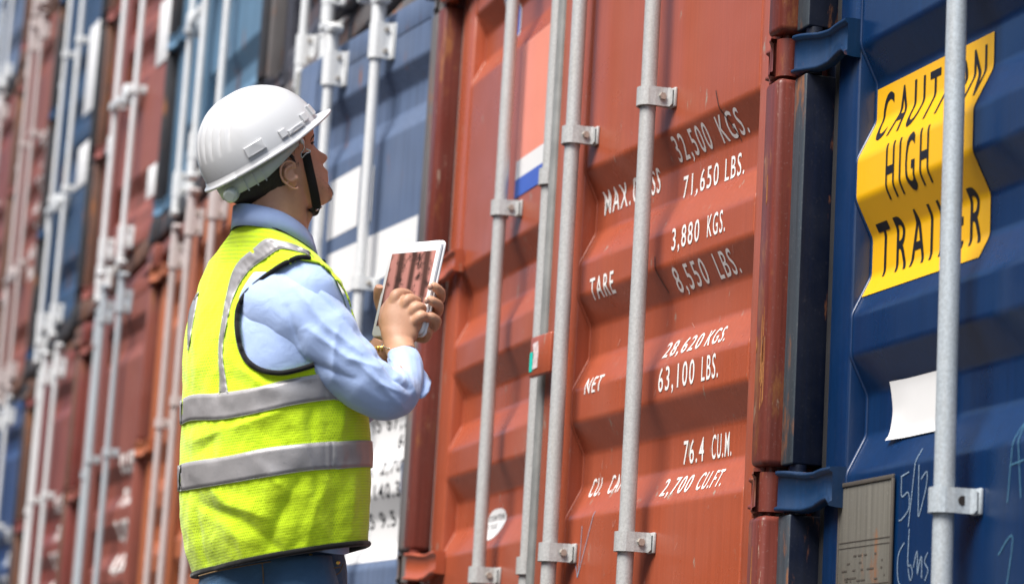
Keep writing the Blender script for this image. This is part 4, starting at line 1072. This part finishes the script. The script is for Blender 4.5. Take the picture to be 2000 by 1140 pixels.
# ---- bracelet and watch
mb = MB(); br = [(776 + 30 * math.cos(q), 676 + 7 * math.sin(q) + 3 * math.cos(q), -29 + 25 * math.sin(q)) for q in [2 * math.pi * j / 30 for j in range(31)]]
mb.tube([V(*p) for p in br], .0011, 8, False); pbuild(mb, 'bracelet', M['silver'])
mb = MB()
for k in range(30):
    q = 2 * math.pi * k / 30; mb.tube([V(745 + 27 * math.cos(q), 672 + 8 * math.sin(q) - 6 * math.cos(q), -150 + 24 * math.sin(q)), V(745 + 27 * math.cos(q + .16), 672 + 8 * math.sin(q + .16) - 6 * math.cos(q + .16), -150 + 24 * math.sin(q + .16))], .0065, 8)
pbuild(mb, 'wristwatch', M['gold'])

# ---- jeans, belt line, shoes
mb = MB(); JR = []
for j in range(9):
    yc = 1046 + 22 * j; hw_ = 132 + 5 * min(j, 4); JR.append([(531 + hw_ * .97 * math.cos(u), yc - .12 * hw_ * math.cos(u) - 5 * math.sin(u) + 0, 122 * math.sin(u)) for u in U[::4]])
def jw(r_): return [[V(p[0] + 2.5 * noise.noise(Vector((p[0] / 30, p[1] / 30, p[2] / 40))), p[1], p[2] + 3 * noise.noise(Vector((p[0] / 25, p[1] / 35, 3)))) for p in x] for x in r_]
loft(mb, jw(JR), False, True)
for s_ in (1, -1): loft(mb, ring_world(px_tube([(a, b_, c, r_ + 14) for a, b_, c, r_ in LEG(s_)[:-1]] + [(548 + s_ * 46, 1895, s_ * 72, 60)], 32, 6)))
jeans = pbuild(mb, 'jeans', M['denim'])
def jn(x, y): # near surface of the hips
    k = max(-.98, min(.98, (x - 531) / 152)); return V(x, y, 122 * math.sqrt(1 - k * k) + 4)
mb = MB()
for pl in ([(512, 1098), (514, 1120), (515, 1150)], [(567, 1090), (568, 1115), (569, 1150)], [(600, 1090), (603, 1106), (625, 1112), (665, 1106)], [(570, 1108), (600, 1118), (640, 1124), (662, 1118), (670, 1100)], [(388, 1124), (430, 1113), (500, 1100), (560, 1092)]):
    mb.tube([jn(p.x, p.y) for p in spline([(a, b_, 0) for a, b_ in pl], 6)], .0011, 6)
pbuild(mb, 'jeans_stitching', M['denim_seam'], jeans)
mb = MB()
for x_, y_ in ((572, 1110), (660, 1098), (607, 1084)): mb.tube([jn(x_, y_), jn(x_, y_) - FW * .004], [.004, .003], 10)
pbuild(mb, 'rivet', M['gold'], jeans)
mb = MB(); loft(mb, ring_world([[(640 + 42 * math.cos(q), 1076 + k * 10 + 3 * math.sin(2 * q), 20 + 90 * math.sin(q)) for q in [2 * math.pi * j / 30 for j in range(30)]] for k in (-2, -1, 0, .3)]), False, False); pbuild(mb, 'shirt_tail', M['shirt'], shirt)
for s_ in (1, -1):
    mb = MB(); loft(mb, ring_world(px_tube([(530 + s_ * 46, 1900, s_ * 72 + 6, 40), (560 + s_ * 46, 1915, s_ * 72 - 10, 44, .9), (610 + s_ * 46, 1925, s_ * 72 - 40, 40, .8), (650 + s_ * 46, 1930, s_ * 72 - 62, 30, .8)], 20, 5)))
    pbuild(mb, 'shoe', M['black_cloth'])

# =================================================================== the tablet
TL, TR_, BR, BL = [Vector(V(*p)) for p in ((765, 477, -200), (863, 468, -102), (824, 648, -46), (725, 657, -144))]
ex = (TR_ - TL); W_ = ex.length; ex.normalize(); ey = (BL - TL); ey -= ex * ey.dot(ex); H_ = ey.length; ey.normalize(); ez = ex.cross(ey).normalized()
if ez.dot(FW) > 0: ez = -ez
tab = empty('tablet', TL); tag(tab, 'white tablet with a dark reddish screen in the worker\'s hands', 'tablet')
def tp(a, b_, c): return ex * a + ey * b_ + ez * c
def rrect(x0, y0, x1, y1, r_, c):
    out = []
    for cx_, cy_, a0 in ((x1 - r_, y0 + r_, -90), (x1 - r_, y1 - r_, 0), (x0 + r_, y1 - r_, 90), (x0 + r_, y0 + r_, 180)):
        for k in range(7): q = R(a0 + 15 * k); out.append(tp(cx_ + r_ * math.cos(q), cy_ + r_ * math.sin(q), c))
    return out
mb = MB(); loft(mb, [rrect(.001, .001, W_ - .001, H_ - .001, .008, .0), rrect(0, 0, W_, H_, .009, -.001), rrect(0, 0, W_, H_, .009, -.0065), rrect(.002, .002, W_ - .002, H_ - .002, .008, -.008)])
for p in range(len(mb.sm)): pass
M['tablet_white'] = plain('tablet_white', (.80, .80, .82), .25, var=.02); M['alu'] = plain('aluminium', (.55, .56, .58), .35, .8, .05)
mb.build('front_frame', M['tablet_white'], tab)
mb = MB(); loft(mb, [rrect(.0012, .0012, W_ - .0012, H_ - .0012, .009, -.0030), rrect(-.0012, -.0012, W_ + .0012, H_ + .0012, .010, -.0038), rrect(-.0012, -.0012, W_ + .0012, H_ + .0012, .010, -.0046), rrect(.001, .001, W_ - .001, H_ - .001, .009, -.0052)]); mb.build('edge_band', M['alu'], tab)
mb = MB(); loft(mb, [rrect(-.0015, -.0015, W_ + .0015, H_ + .0015, .011, -.0075), rrect(-.003, -.003, W_ + .003, H_ + .003, .012, -.009), rrect(-.003, -.003, W_ + .003, H_ + .003, .012, -.0115), rrect(0, 0, W_, H_, .01, -.013)]); mb.build('back_case', M['tablet_white'], tab)
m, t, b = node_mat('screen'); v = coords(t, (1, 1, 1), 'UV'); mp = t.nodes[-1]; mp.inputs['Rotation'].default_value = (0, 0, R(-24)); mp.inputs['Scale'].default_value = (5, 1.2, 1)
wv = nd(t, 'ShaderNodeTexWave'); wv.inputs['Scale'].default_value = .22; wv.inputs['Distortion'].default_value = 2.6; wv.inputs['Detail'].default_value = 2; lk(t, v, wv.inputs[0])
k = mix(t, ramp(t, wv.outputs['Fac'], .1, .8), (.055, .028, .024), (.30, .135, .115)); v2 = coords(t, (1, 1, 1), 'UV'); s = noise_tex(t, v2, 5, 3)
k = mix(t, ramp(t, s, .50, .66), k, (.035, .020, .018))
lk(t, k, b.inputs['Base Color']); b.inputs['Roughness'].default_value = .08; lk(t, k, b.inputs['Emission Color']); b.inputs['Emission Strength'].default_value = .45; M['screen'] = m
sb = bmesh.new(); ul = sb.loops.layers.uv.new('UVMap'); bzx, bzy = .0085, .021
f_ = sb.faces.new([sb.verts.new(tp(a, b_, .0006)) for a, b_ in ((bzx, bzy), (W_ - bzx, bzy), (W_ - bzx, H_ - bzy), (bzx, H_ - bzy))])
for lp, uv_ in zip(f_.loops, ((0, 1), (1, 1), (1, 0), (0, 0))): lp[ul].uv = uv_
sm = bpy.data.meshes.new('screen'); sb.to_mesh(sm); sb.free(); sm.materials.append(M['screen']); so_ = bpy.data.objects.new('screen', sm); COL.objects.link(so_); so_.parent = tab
